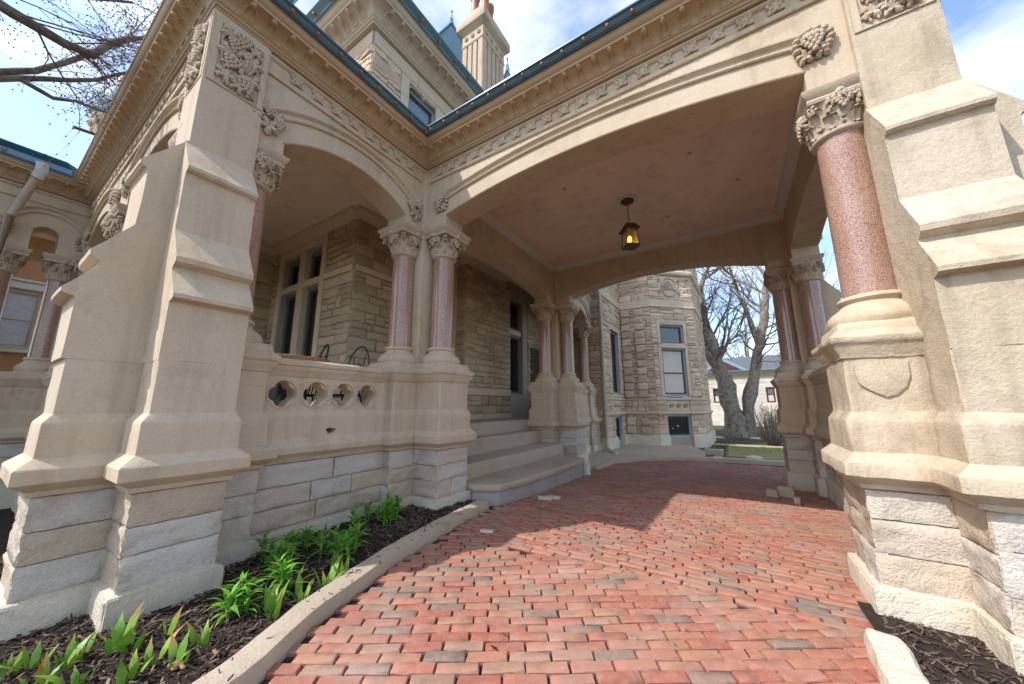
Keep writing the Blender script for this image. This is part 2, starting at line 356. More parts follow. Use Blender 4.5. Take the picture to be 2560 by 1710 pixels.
def courses(rr,u0,u1,z0,z1,holes,hmin,hmax,lmin,lmax,split=0.25):
    cuts=sorted({z0,z1,*[min(max(h[k],z0),z1) for h in holes for k in(2,3)]}); zs=[]
    for a,b in zip(cuts,cuts[1:]):
        if b-a<0.03: continue
        n=max(1,round((b-a)/rr.uniform(hmin,hmax))); ws=[rr.uniform(.7,1.3) for _ in range(n)]; t=sum(ws); z=a
        for w in ws: zs.append((z,z+w/t*(b-a))); z+=w/t*(b-a)
    rects=[]
    for a,b in zs:
        iv=[(u0,u1)]
        for h in holes:
            if h[2]<(a+b)/2<h[3]: iv=[q for s,e in iv for q in ((s,min(e,h[0])),(max(s,h[1]),e)) if q[1]-q[0]>0.03]
        for s,e in iv:
            n=max(1,round((e-s)/rr.uniform(lmin,lmax))); ws=[rr.uniform(.6,1.5) for _ in range(n)]; t=sum(ws); u=s
            for w in ws:
                l=w/t*(e-s)
                if b-a>0.17 and rr.random()<split:
                    zm=a+(b-a)*rr.uniform(.35,.65); rects+= [(u,u+l,a,zm),(u,u+l,zm,b)]
                else: rects.append((u,u+l,a,b))
                u+=l
    return rects
def stones(parent, fr, rects, mset, rr, n=0.0, joint=0.012):
    for u0,u1,z0,z1 in rects:
        m=fr.mat((u0+u1)/2,n+rr.uniform(-.004,.006),(z0+z1)/2,max(.02,u1-u0-joint),1,max(.02,z1-z0-joint))
        if rr.random()<.5: m=m@Matrix.Diagonal((-1,1,-1,1))
        obj('stone',rr.choice(mset),None,parent,m)
def edges_of(poly):
    for i in range(len(poly)): yield Vector(poly[i]),Vector(poly[(i+1)%len(poly)])
def plus(c, E=None,Nn=None,Wt=None,So=None, core=0.24):
    E=E or (core,core);Nn=Nn or (core,core);Wt=Wt or (core,core);So=So or (core,core)
    p=[(E[0],-E[1]),(E[0],E[1]),(Nn[1],E[1]),(Nn[1],Nn[0]),(-Nn[1],Nn[0]),(-Nn[1],Wt[1]),(-Wt[0],Wt[1]),(-Wt[0],-Wt[1]),(-So[1],-Wt[1]),(-So[1],-So[0]),(So[1],-So[0]),(So[1],-E[1])]
    q=[]
    for a in p:
        a=Vector((a[0]+c[0],a[1]+c[1]))
        if not q or (a-q[-1]).length>1e-4: q.append(a)
    ch=True
    while ch:
        ch=False
        for i in range(len(q)):
            e1=q[i]-q[i-1]; e2=q[(i+1)%len(q)]-q[i]
            if e1.length<1e-4 or abs(e1.x*e2.y-e1.y*e2.x)<1e-6: q.pop(i); ch=True; break
    return q
BASE_PROF=[(.0,1.62),(.0,1.258),(.034,1.206),(.038,1.19),(.038,.992),(.104,.932),(.109,.922),(.107,.846),(.098,.835),(.055,.805),(.04,.792),(.034,.762),(.002,.752)][::-1]
CAP_PROF=[(.002,1.62),(.012,1.625),(.018,1.65),(.042,1.69),(.046,1.715),(.058,1.725),(.064,1.745),(.062,1.768),(.045,1.782),(.02,1.80),(-.005,1.835),(-.01,1.85)]
def pier(parent, poly, rr, amp=0.03, jit=0.004, wear=0.006, mat=None, caprects=(), zg=-0.35, skip=(), step=0.07):
    """stepped stone pier: returns the base part; rock faced stones and plinth blocks are its pieces"""
    mb=MB(); loft(mb, poly, BASE_PROF, step, jit, 7.0 if jit<.01 else 5.0, wear)
    p=mb.build('pier',mat or MS,parent,22 if jit<.01 else 30)
    core=MB(); loft(core, offp(poly,-0.01),[(0,zg),(0,.76)]); core.build('mortar_core',MMORT,p)
    ms=rocks(MROCK,'rock',16,0.026,11,7,.012); mp=rocks(MPLIN,'plin',8,0.016,10,6)
    for k,(a,b) in enumerate(edges_of(offp(poly,-0.004))):
        L=(b-a).length
        if k in skip or L<0.05: continue
        fr=Fr(a.x,a.y,(b-a).x,(b-a).y); ex=0.012
        zs=[.175,.175+.195*rr.uniform(.9,1.1),.175+.385*rr.uniform(.95,1.05),.755]
        R=[]
        for z0,z1 in zip(zs,zs[1:]):
            n=max(1,round(L/rr.uniform(.32,.62))); ws=[rr.uniform(.7,1.4) for _ in range(n)]; t=sum(ws); u=-ex
            for w in ws: l=w/t*(L+2*ex); R.append((u,u+l,z0,z1)); u+=l
        stones(p,fr,R,ms,rr,0,0.005)
    for k,(a,b) in enumerate(edges_of(offp(poly,0.045))):
        L=(b-a).length
        if k in skip or L<0.05: continue
        fr=Fr(a.x,a.y,(b-a).x,(b-a).y); n=max(1,round(L/.5)); R=[]; u=-.012
        for i in range(n): l=(L+.024)/n*1.0; R.append((u,u+l,zg,.165)); u+=l
        stones(p,fr,R,mp,rr,0,0.007)
    topm=MB(); loft(topm, poly,[(.045,.125),(.04,.168),(.002,.18)]); topm.build('plinth_top',MPLIN,p)
    for r in caprects:
        c=MB(); loft(c, r, CAP_PROF, step, jit*.8 if jit<.01 else .024, 9.0 if jit<.01 else 5.5, wear*.7); c.build('pedestal_cap',mat or MS,p,35)
    return p
def bev(o,w=0.006,seg=2,ang=40):
    m=o.modifiers.new('b','BEVEL'); m.width=w; m.segments=seg; m.limit_method='ANGLE'; m.angle_limit=math.radians(ang); m.harden_normals=False; return o
BUT=[(.02,1.62),(.42,1.62),(.42,2.085),(.428,2.10),(.446,2.108),(.458,2.125),(.458,2.15),(.335,2.385),(.338,2.40),(.352,2.408),(.364,2.425),(.364,2.45),(.272,2.70),(.272,3.145),(.278,3.16),(.296,3.17),(.307,3.185),(.307,3.212),(.225,3.53),(.02,3.53)]
BUTF=[(.02,1.62),(.622,1.62),(.622,2.03),(.63,2.042),(.655,2.046),(.686,2.062),(.688,2.092),(.545,2.30),(.548,2.318),(.566,2.325),(.60,2.352),(.603,2.392),(.425,2.655),(.42,3.125),(.428,3.142),(.446,3.148),(.464,3.165),(.466,3.192),(.226,3.53),(.02,3.53)]
def buttress(parent, c, d, mat=None, BUT=BUTF):
    """set-off buttress leaning on a pier in direction d"""
    d=Vector(d); s=Vector((-d.y,d.x)); mb=MB(); h=.243; rr=[]
    def dens(pr):
        o=[]
        for i,(t,z) in enumerate(pr):
            t2,z2=pr[(i+1)%len(pr)]; k=max(1,int(math.hypot(t2-t,z2-z)/.09))
            for j in range(k): o.append((t+(t2-t)*j/k,z+(z2-z)*j/k))
        return o
    pr=dens(BUT); nst=8
    for i in range(nst+1):
        q=-h+2*h*i/nst; ring=[]
        for t,z in pr:
            p=Vector(c)+d*t+s*q; w=fbm((p.x,p.y,z),6)*.004
            if i in(0,nst) and t>.1: w-=.004*(1+mnoise.noise(Vector((p.x,p.y,z))*4))
            p=p+d*(w if t>.05 else 0); ring.append((p.x,p.y,z+w*.5))
        rr.append(ring)
    mb.rings(rr,True,True); return mb.build('buttress',mat or MS,parent,20)
# --- carved ornament
def add_vleaf(mb, c, size, rot, lift=0.02, flip=1, seed=0, plane='xz'):
    """lobed vine leaf lying in the xz plane, raised towards -y"""
    rr=random.Random(seed); K=30; ph=rr.uniform(-.1,.1); rings=[]
    def rad(a):
        l=abs(math.cos(2.5*a))**0.7; s=0.06*math.cos(17*a+ph)
        return 0.44+0.56*l+s-(0.22 if abs(a-math.pi)<0.28 else 0)
    for f,h in ((1.0,0.0),(0.97,.55),(0.62,1.0),(0.25,.8)):
        ring=[]
        for j in range(K):
            a=2*math.pi*j/K; r=rad(a)*size*f; ribb=0.75+0.35*abs(math.cos(2.5*a))
            x=r*math.cos(a+rot); z=r*math.sin(a+rot)*flip
            ring.append((c[0]+x,c[1]-lift*h*ribb-0.25*lift*(x*math.cos(seed)+z*math.sin(seed))/size*h,c[2]+z))
        rings.append(ring)
    mb.rings(rings,True,False)
    b=len(mb.v)-K; mb.f.append(tuple(b+j for j in range(K)))
def add_grapes(mb, c, size, n=13, seed=0, k=7, m=5):
    rr=random.Random(seed); r=size*.2
    rows=[4,4,3,2,1]; i=0; z=c[2]+size*.55
    for q,cnt in enumerate(rows):
        for j in range(cnt):
            x=c[0]+(j-(cnt-1)/2)*r*1.75+rr.uniform(-.15,.15)*r
            mb.sphere((x,c[1]-r*(.9+.7*math.cos((j-(cnt-1)/2)*.9)),z),r,k,m)
        z-=r*1.55
def add_scroll(mb, c, size, rot=0, turns=1.7, flip=1, w=None):
    pts=[];rad=[]
    n=22
    for i in range(n):
        t=i/(n-1); a=rot+flip*2*math.pi*turns*t; r=size*(1-.82*t)
        pts.append((c[0]+r*math.cos(a),c[1]-size*.25*t,c[2]+r*math.sin(a))); rad.append((w or size*.2)*(1-.5*t))
    mb.tube(pts,rad,6)
def boss_mesh(kind):
    mb=MB()
    if kind==0:   # vine leaves and grapes
        for i,(x,z,s,r) in enumerate(((-.03,.10,.10,.4),(.085,.05,.09,-.3),(-.09,-.02,.085,2.6),(.02,-.10,.105,-1.6))): add_vleaf(mb,(x,0,z),s,r,.045,1,i+3)
        add_grapes(mb,(.11,-.012,-.03),.085,seed=2); add_grapes(mb,(-.005,-.035,.03),.06,seed=5); add_scroll(mb,(-.10,-.03,.10),.035,1.0)
    else:         # fruit wreath
        R0=.115
        for i in range(11):
            a=math.radians(-20+i*26); x,z=R0*math.cos(a),R0*math.sin(a); mb.sphere((x,-.028,z),.032,7,5,(1.0,1.2,.8))
        for k in range(7):
            a=-1.2+k*.4; mb.tube([(.085*math.sin(a)*math.sin(t),-.012-.06*math.sin(t)*math.cos(a),.03+.07*math.cos(t)) for t in (0.1,.5,.9,1.3,1.7)],[.004,.013,.016,.014,.006],5)
        add_grapes(mb,(0,-.03,-.02),.11,seed=3)
        add_vleaf(mb,(-.05,-.01,-.10),.07,-2.2,.04,1,7); add_vleaf(mb,(.06,-.01,-.11),.065,-1.0,.04,1,8)
        mb.tube([(R0*.78*math.cos(a),-.03,R0*.78*math.sin(a)) for a in [i*.25-.6 for i in range(20)]],.012,6)
    me=mb.mesh('boss',40); me.materials.append(MCARVE); return me
BOSS=[boss_mesh(0),boss_mesh(1)]
def capital_mesh(aw=.2,vr=.268,co=.105):
    mb=MB(); mb.lathe([(.150,3.44),(.166,3.452),(.182,3.462),(.186,3.476),(.180,3.490),(.165,3.500),(.168,3.55),(.182,3.62),(.205,3.70),(.225,3.755)],0,0,24)
    sq=[Vector(p) for p in((-aw,-aw),(aw,-aw),(aw,aw),(-aw,aw))]
    loft(mb,sq,[(.0,3.735),(.052,3.742),(.06,3.765),(.05,3.785),(.062,3.80),(.082,3.835),(.085,3.862),(.07,3.872),(.0,3.892)],0.06,0.003,14,.004)
    def acan(ang,r0,z0,h,w,out,seed):
        ca,sa=math.cos(ang),math.sin(ang); I,J=9,7; rings=[]
        for i in range(I):
            t=i/(I-1); r=r0+.012+out*(t**2.2)+(.02 if t>.85 else 0); z=z0+h*(t-.16*max(0,(t-.78)/.22)**2)
            wd=w*(0.62+0.62*math.sin(math.pi*min(1,t*.9+.08)))*(1.0 if t<.8 else 1-.75*(t-.8)/.2)
            row=[]
            for j in range(J):
                q=(j/(J-1)-.5)*2; ser=(1+.22*(1 if i%2 else -1)) if abs(q)>.9 else 1
                y=q*wd*.5*ser; dd=.012*(1-q*q)+(.009 if j%2==0 else -.004)-(.012 if abs(q)>.9 else 0)
                rr=r+dd; row.append((ca*rr-sa*y,sa*rr+ca*y,z-.015*q*q))
            rings.append(row)
        mb.rings(rings,False,False)
        mb.rings([[(p[0]*.93,p[1]*.93,p[2]-.006) for p in row] for row in rings][::-1],False,False)
    for k in range(8): acan(math.pi/8+k*math.pi/4,.160,3.495,.13,.115,.05,k)
    for k in range(4):
        a=math.pi/4+k*math.pi/2; acan(a,.165,3.53,.20,.13,co,k+20)
        ca,sa=math.cos(a),math.sin(a)
        for sgn in(1,-1):
            pts=[];rad=[]
            for i in range(24):
                t=i/23; th=-.9+t*9.2; r=.052*(1-.8*t); pr=vr+r*math.cos(th)*.9; z=3.695+r*math.sin(th); y=sgn*(.012+.012*t)
                pts.append((ca*pr-sa*y,sa*pr+ca*y,z)); rad.append(.0125*(1-.4*t))
            mb.tube(pts,rad,6)
        b=k*math.pi/2; acan(b,.17,3.56,.15,.10,.06,k+40); cb,sb=math.cos(b),math.sin(b)
        mb.sphere((cb*(aw+.062),sb*(aw+.062),3.765),.034,8,6)
        for g in range(8):
            rr=random.Random(g+k*10)
            for s2 in(-1,1):
                y=s2*(.07+.03*rr.random()); rrad=.205+.02*rr.random(); z=3.62+.10*rr.random(); mb.sphere((cb*rrad-sb*y,sb*rrad+cb*y,z),.0155,6,4)
        tm=MB(); add_grapes(tm,(0,0,0),.085,seed=k); add_vleaf(tm,(-.055,.01,.03),.05,2.2,.03,1,k); add_vleaf(tm,(.055,.01,.03),.05,.9,.03,1,k+3); add_vleaf(tm,(0,.0,.06),.045,1.57,.03,1,k+6)
        mb.add([(cb*(.215-y)-sb*x,sb*(.215-y)+cb*x,3.675+z) for x,y,z in tm.v],tm.f)
    me=mb.mesh('capital',38); me.materials.append(MCARVE); return me
def shaft_mesh():
    mb=MB(); mb.lathe([(.158,2.10)]+[(.158-.006*i/6,2.10+1.36*i/6) for i in range(7)],0,0,40); me=mb.mesh('column',40); me.materials.append(MGRAN); return me
def cbase_mesh():
    mb=MB(); mb.lathe([(.26,1.87),(.272,1.90),(.276,1.925),(.268,1.955),(.245,1.985),(.212,2.01),(.19,2.03),(.176,2.048),(.176,2.06),(.188,2.066),(.197,2.08),(.194,2.096),(.182,2.108),(.155,2.112)],0,0,36)
    sq=[Vector(p) for p in((-.27,-.27),(.27,-.27),(.27,.27),(-.27,.27))]
    loft(mb,sq,[(.012,1.80),(.01,1.855),(.0,1.875),(-.02,1.885)],0.09,.004,8,.006)
    me=mb.mesh('column_base',38); me.materials.append(MS); return me
CAPM=capital_mesh(); CAPS=capital_mesh(.15,.225,.07); SHAM=shaft_mesh(); CBAM=cbase_mesh()
def column(parent,x,y,rot=0.0,k=1.0,small=False):
    M=Matrix.Translation((x,y,0))@Matrix.Rotation(rot,4,'Z')@Matrix.Diagonal((k,k,1,1))
    c=obj('column',SHAM,None,parent,M); obj('capital',CAPS if small else CAPM,None,c,M); obj('column_base',CBAM,None,c,M); return c
# --- cornice ornaments (local: x along wall, -y outward, z up; placed by frames)
CV=[(.10,5.012),(.112,5.036),(.138,5.066),(.175,5.089),(.232,5.108)]
def cove_pt(t):
    t=max(0,min(.9999,t))*(len(CV)-1); i=int(t); f=t-i; return (CV[i][0]+(CV[i+1][0]-CV[i][0])*f, CV[i][1]+(CV[i+1][1]-CV[i][1])*f)
def leafpanel():
    mb=MB(); I,J=9,9; rings=[]
    for i in range(I):
        t=i/(I-1); p,z=cove_pt(.02+.86*t); w=.062*math.sqrt(max(.03,1-(max(0,(t-.45))/.58)**2))
        row=[]
        for j in range(J):
            q=(j/(J-1)-.5)*2; edge=abs(q)>.98 or i==I-1
            h=-.004 if edge else (.016 if abs(abs(q)-.75)<.05 else (.0+.010*(abs(q)<.1)+.007*((i+j)%2)))
            p2=p+h*.55; z2=z-h*.85; row.append((q*w,-p2,z2))
        rings.append(row)
    mb.rings(rings,False,False); me=mb.mesh('leaf_ornament',30); me.materials.append(MWOOD); return me
def ballm():
    mb=MB(); mb.sphere((0,0,0),.031,12,8,(.92,1.3,.95)); me=mb.mesh('ball',60); me.materials.append(MWOOD); return me
def starm():
    mb=MB()
    for k in range(4):
        a=math.pi/4+k*math.pi/2+.1; ca,sa=math.cos(a),math.sin(a); rings=[]
        for f,y in((1.0,0),(.96,-.026),(.5,-.032),(.1,-.02)):
            ring=[]
            for j in range(10):
                b=2*math.pi*j/10; r=.023*(1+.12*math.cos(3*b)); lx=.033+r*1.25*math.cos(b)*f; lz=r*math.sin(b)*f*1.0
                ring.append((ca*lx-sa*lz,y,sa*lx+ca*lz))
            rings.append(ring)
        mb.rings(rings,True,True)
    mb.sphere((0,-.02,0),.014,7,5); me=mb.mesh('star',40); me.materials.append(MS); return me
def knobm():
    mb=MB(); mb.sphere((0,0,0),.021,10,7); me=mb.mesh('knob',60); me.materials.append(MCOPPER); return me
LEAFM=leafpanel(); BALLM=ballm(); STARM=starm(); KNOBM=knobm()
FRIEZE=[(-.05,4.70),(.018,4.69),(.026,4.70),(.028,4.735),(.02,4.75),(.008,4.758),(.006,4.862),(.018,4.87),(.036,4.882),(.042,4.895),(.036,4.91),(.02,4.92),(.012,4.928),(-.05,4.928)]
CORN=[(-.05,4.932),(.052,4.932),(.06,4.94),(.06,4.952),(.074,4.957),(.082,4.97),(.078,4.983),(.072,4.987),(.088,4.993),(.094,5.0)]+CV+[(.238,5.104),(.252,5.106),(.256,5.128),(.266,5.136),(.272,5.139),(.288,5.160),(.300,5.185),(.312,5.19),(.312,5.203),(-.05,5.215)]
GUT=[(.28,5.205),(.318,5.195),(.332,5.193),(.338,5.203),(.345,5.212),(.366,5.222),(.384,5.232),(.398,5.238),(.408,5.248),(.408,5.262),(.39,5.266),(.28,5.262)]
GUTL=[(.344,5.2115),(.3465,5.2085),(.3855,5.2285),(.383,5.2325)]
def entablature(parent, path, i, leaf0=0.0, gutter=True, ll=.178, ls=.228, lk=.256, trim=(0.0,0.0), stars_on=True, friez=True):
    """frieze, cornice, gutter with their ornaments on segment i of a wall path"""
    a,b=Vector(path[i]),Vector(path[i+1]); L=(b-a).length; fr=Fr(a.x,a.y,(b-a).x,(b-a).y)
    ins0 = -1 if i>0 and ((a-Vector(path[i-1])).x*(b-a).y-(a-Vector(path[i-1])).y*(b-a).x)<0 else 1   # turn right => concave(outside of n)
    if friez:
        f=sweep(MB(),path,i,i+1,FRIEZE).build('frieze',MS,parent,35)
        if stars_on:
            n=int((L-.1-trim[0]-trim[1])/ls); s0=trim[0]+((L-trim[0]-trim[1])-(n-1)*ls)/2
            for k in range(n): obj('star',STARM,None,f,fr.mat(s0+k*ls,.006,4.812,1.3,1.25,1.25))
    c=sweep(MB(),path,i,i+1,CORN).build('cornice',MWOOD,parent,32)
    n=int((L+leaf0)/ll); s0=(L-(n-1)*ll)/2
    for k in range(n):
        u=s0+k*ll; obj('leaf_ornament',LEAFM,None,c,fr.mat(u,0,0)); obj('ball',BALLM,None,c,fr.mat(u,.212,5.096))
    if gutter=='deep':
        G2=[(.28,5.205),(.33,5.198),(.338,5.222),(.334,5.23),(.334,5.325),(.345,5.335),(.37,5.35),(.395,5.375),(.41,5.385),(.41,5.405),(.28,5.405)]
        g=sweep(MB(),path,i,i+1,G2).build('gutter',MBLUE,parent,32); sweep(MB(),path,i,i+1,[(.333,5.235),(.3385,5.235),(.3385,5.32),(.333,5.32)]).build('gutter_band',MBLUEL,g,32)
        for k in range(int(L/.4)): obj('knob',KNOBM,None,g,fr.mat(L-.2-k*.4,.345,5.277,1.4,1.2,1.4))
    elif gutter:
        g=sweep(MB(),path,i,i+1,GUT).build('gutter',MBLUE,parent,32)
        sweep(MB(),path,i,i+1,GUTL).build('gutter_band',MBLUEL,g,32)
        n=int(L/lk); s0=(L-(n-1)*lk)/2
        for k in range(n): obj('knob',KNOBM,None,g,fr.mat(s0+k*lk,.374,5.218))
def arc_z(u,u0,u1,zs,za,pw=2.0):
    c=(u0+u1)/2; h=(u1-u0)/2; r=za-zs; Rr=(h*h+r*r)/(2*r); d=u-c; return za-Rr+math.sqrt(max(0,Rr*Rr-d*d))
def arcade(parent, fr, L0, L1, openings, th=.38, ztop=4.95, zbot=3.885, hood=True, bosses=(0,0), bead=True, back_bead=False, mat=None):
    """spandrel wall over segmental arches: openings=[(u0,u1,zspring,zapex)]"""
    us=[L0]
    mb=MB(); 
    pts=[]
    def zb(u):
        for a,b,zs,za in openings:
            if a<=u<=b: return arc_z(u,a,b,zs,za)
        return zbot
    cols=[]
    cur=L0
    for a,b,zs,za in sorted(openings):
        cols.append((cur,zbot)); cols.append((a,zbot)); cols.append((a+1e-4,zs))
        K=28
        for k in range(1,K): u=a+(b-a)*k/K; cols.append((u,arc_z(u,a,b,zs,za)))
        cols.append((b-1e-4,zs)); cols.append((b,zbot)); cur=b
    cols.append((L1,zbot))
    rr=[[fr.P(u,0,z),fr.P(u,0,ztop),fr.P(u,-th,ztop),fr.P(u,-th,z)] for u,z in cols]
    mb.rings(rr,True,True); w=mb.build('arcade_wall',mat or MS,parent,25)
    for a,b,zs,za in openings:
        def curve(off,ext=0.0):
            c=(a+b)/2; h=(b-a)/2; r=za-zs; Rr=(h*h+r*r)/(2*r); th0=math.asin(min(1,h/Rr)); K=34; o=[]
            for k in range(K+1):
                t=-th0+2*th0*k/K; o.append((c+(Rr+off)*math.sin(t),za-Rr+(Rr+off)*math.cos(t),math.sin(t),math.cos(t)))
            return o
        if bead:
            strip(MB(),fr,curve(0.0),[(.004,-.004),(.004,.008),(.016,.014),(.024,.006),(.024,-.004)]).build('arch_bead',MS,w,30)
        if hood:
            strip(MB(),fr,curve(0.0),[(.235,-.004),(.238,.022),(.250,.03),(.262,.022),(.266,.012),(.30,.012),(.312,.03),(.326,.048),(.342,.05),(.352,.036),(.354,-.004)]).build('hood_mould',MS,w,30)
            cv=curve(.295)
            for e,(q,fl) in enumerate(((cv[0],1),(cv[-1],-1))):
                if bosses[e] is None: continue
                obj('boss',BOSS[bosses[e]],None,w,fr.mat(q[0]+fl*(-.02),.005,q[1]-.055,fl*1.0,1.0,1.0))
    return w
LEAFT=LEAFM.copy(); LEAFT.materials.clear(); LEAFT.materials.append(MTRIM); BALLT=BALLM.copy(); BALLT.materials.clear(); BALLT.materials.append(MTRIM)
# ---------------------------------------------------------------- porte cochere and porch
PATH=[(-9.6,-4.2),(-9.6,.78),(-3.74,.78),(-3.74,3.41),(1.5,3.41),(1.5,8.34),(-3.74,8.34),(-3.74,10.9)]
rr=random.Random(11)
PC=thing('porte_cochere','cream stone porte cochere arching over the red brick driveway','porte cochere',(-1.3,5.9,0))
PO=thing('porch','stone porch with quatrefoil balustrade and stepped buttresses left of the driveway','porch',(-4.6,2,0))
SP=thing('wing_porch','shaded stone porch wing with paired dark granite columns at far left','porch',(-9.8,0,0))
RP=thing('rear_porch','short stone porch bay with slender column beyond the steps','porch',(-3.9,9.4,0))
def sqr(cx,cy,h): return [Vector((cx-h,cy-h)),Vector((cx+h,cy-h)),Vector((cx+h,cy+h)),Vector((cx-h,cy+h))]
def rect(x0,y0,x1,y1): return [Vector((x0,y0)),Vector((x1,y0)),Vector((x1,y1)),Vector((x0,y1))]
def pcore(parent,c,mat=None,h=.237,z0=1.6,z1=4.93,top=0):
    mb=MB(); loft(mb,sqr(c[0],c[1],h),[(0,z0),(0,z1-.25),(top,z1)],.08,.003,5,.004); return mb.build('pier_shaft',mat or MS,parent,30)
def relief(parent, fr, u0,u1,z0,z1,seed):
    """framed panel of carved vine leaves and grapes"""
    q=random.Random(seed)
    mb=MB(); fw=.045
    for a,b,c,d in((u0-fw,u1+fw,z0-fw*.2,z0),(u0-fw,u1+fw,z1,z1+fw),(u0-fw,u0,z0,z1),(u1,u1+fw,z0,z1)): mb.box(fr,a,b,-.004,.012,c,d)
    p=mb.build('relief_panel',MS,parent)
    MB().box(fr,u0,u1,-.01,.001,z0,z1).build('panel_ground',MCARVE,p)
    me=[]
    for k in range(4):
        b=MB(); add_vleaf(b,(0,0,0),.075,0,.03,1,k+seed); m=b.mesh('vine_leaf',40); m.materials.append(MCARVE); me.append(m)
    g=MB(); add_grapes(g,(0,0,0),.1,seed=seed); gm=g.mesh('grape_cluster',50); gm.materials.append(MCARVE)
    W,H=u1-u0,z1-z0; nx,nz=3,5
    fx=1 if seed%2 else -1
    for x,z,sc,ro in ((.2,.88,1.2,2.4),(.8,.90,1.05,.7),(.5,.72,1.15,1.2),(.17,.58,1.2,2.9),(.83,.66,1.15,.2),(.78,.36,1.2,-.5),(.22,.20,1.15,3.6),(.52,.46,1.0,1.8),(.52,.10,1.0,-1.4),(.84,.12,.8,-.8),(.16,.38,.7,2.2)):
        x=.5+fx*(x-.5); obj('vine_leaf',q.choice(me),None,p,fr.mat(u0+W*min(max(x,.22),.78),.002+.006*q.random(),z0+H*min(max(z,.12),.88),sc,q.uniform(.9,1.3),sc,ro+q.uniform(-.4,.4)))
    for x,z,sc,ro in ((.5,.90,.95,0),(.28,.42,1.0,.3),(.70,.20,1.0,-.3),(.30,.74,.85,.2),(.68,.50,.8,-.2)):
        x=.5+fx*(x-.5); obj('grape_cluster',gm,None,p,fr.mat(u0+W*min(max(x,.2),.8),.012,z0+H*min(max(z,.1),.9),sc,1,sc,ro))
    b=MB()
    for k in range(5):
        x=q.uniform(u0+.03,u1-.03); pts=[(x+.04*math.sin(4*t+k)+(q.random()-.5)*.01,0,z0+.03+(H-.06)*t) for t in [i/12 for i in range(13)]]
        b.tube([fr.P(min(max(a,u0+.01),u1-.01),.02,c) for a,_,c in pts],.007,5)
    b.build('vine_stem',MCARVE,p,50)
BU=(.622,.245); BS=(.42,.245); BUTS=BUT
# -- near right pier (two buttresses, weathered)
R0=(1.31,3.6); R1=(1.31,8.15); P0=(-3.93,3.6); P1=(-3.93,8.15); L0=(-3.93,.932)
pier(PC,plus(R0,E=BU,So=BU,Wt=(.635,.28),Nn=(.66,.28)),rr,jit=.018,wear=.016,mat=MS_E,caprects=[rect(.675,3.32,1.1,3.88),rect(1.03,3.8,1.59,4.26)],step=.045)
pcore(PC,R0,MS_E); buttress(PC,R0,(0,-1),MS_E); buttress(PC,R0,(1,0),MS_E)
sp_=MB(); cs_=[(-.13,.10),(-.135,.02),(-.12,-.05),(-.06,-.10),(.0,-.135),(.05,-.12),(.10,-.07),(.125,.0),(.13,.10)]
frS=Fr(.86,3.318,1,0); n_=len(cs_)
sp_.rings([[frS.P(u,-.01,1.49+z) for u,z in cs_],[frS.P(u,.012-.006*(z>.05),1.49+z) for u,z in cs_],[frS.P(u*.93,.016-.01*(z>.05),1.49+z*.93) for u,z in cs_]],True,True); sp_.build('spalled_patch',MS_E,PC,30)
column(PC,.955,3.6,small=True); column(PC,1.31,3.98,small=True)
relief(PC,Fr(1.073,3.363,1,0),.065,.405,4.20,4.83,31)
relief(PC,Fr(1.547,3.363,0,1),.065,.405,4.20,4.83,32)
pier(PC,plus(R1,E=BU,Nn=BU,Wt=(.62,.28),So=(.66,.28)),rr,caprects=[rect(.69,7.87,1.1,8.43),rect(1.03,7.49,1.59,7.95)])
pcore(PC,R1); buttress(PC,R1,(0,1)); buttress(PC,R1,(1,0)); column(PC,.97,8.15,small=True); column(PC,1.31,7.77,small=True)
# low wall between the right piers
pier(PC,rect(1.12,4.2,1.5,7.55),rr,caprects=[rect(1.12,4.2,1.5,7.55)],skip=(0,2))
# -- corner pier by the steps, and the far one
pier(PC,plus(P0,E=(.72,.28),So=(.66,.28)),rr,jit=.007,wear=.010,caprects=[plus(P0,E=(.72,.28),So=(.66,.28))],skip=(4,5),step=.05)
pcore(PC,(-3.875,3.545),h=.225,z0=1.75,top=-.05); column(PC,-3.49,3.6); column(PC,-3.93,3.22)
pier(PC,plus(P1,E=(.72,.28),So=(.66,.28)),rr,jit=.006,wear=.008,caprects=[plus(P1,E=(.72,.28),So=(.66,.28))])
pcore(PC,(-3.875,8.205),h=.225,z0=1.75); column(PC,-3.49,8.17); column(PC,-3.93,7.77)
# -- arcade walls
arcade(PC,Fr(-3.74,3.41,1,0),-.1,5.02,[(.433,4.512,4.06,4.268)],bosses=(1,1),zbot=3.888)
arcade(PC,Fr(1.5,3.41,0,1),.2,4.72,[(.76,4.18,4.05,4.25)],bosses=(1,1),zbot=3.886)
arcade(PC,Fr(1.5,8.34,-1,0),.2,5.2,[(.713,4.807,4.08,4.35)],bosses=(0,0),zbot=3.889)
arcade(PC,Fr(-3.74,3.41,0,1),.3,4.9,[(.50,4.17,4.035,4.26)],bosses=(None,None),hood=False,zbot=3.884)
# inner face mouldings of the far arch and the step arch seen from the drive
frI=Fr(-3.74,7.96,1,0)
def icurve(a,b,zs,za,K=30):
    c=(a+b)/2;h=(b-a)/2;r=za-zs;Rr=(h*h+r*r)/(2*r);t0=math.asin(min(1,h/Rr))
    return [(c+Rr*math.sin(-t0+2*t0*k/K),za-Rr+Rr*math.cos(-t0+2*t0*k/K),math.sin(-t0+2*t0*k/K),math.cos(-t0+2*t0*k/K)) for k in range(K+1)]
strip(MB(),frI,icurve(.433,4.527,4.08,4.35),[(.05,-.004),(.05,.008),(.062,.014),(.07,-.004)]).build('arch_bead',MS,PC,30)
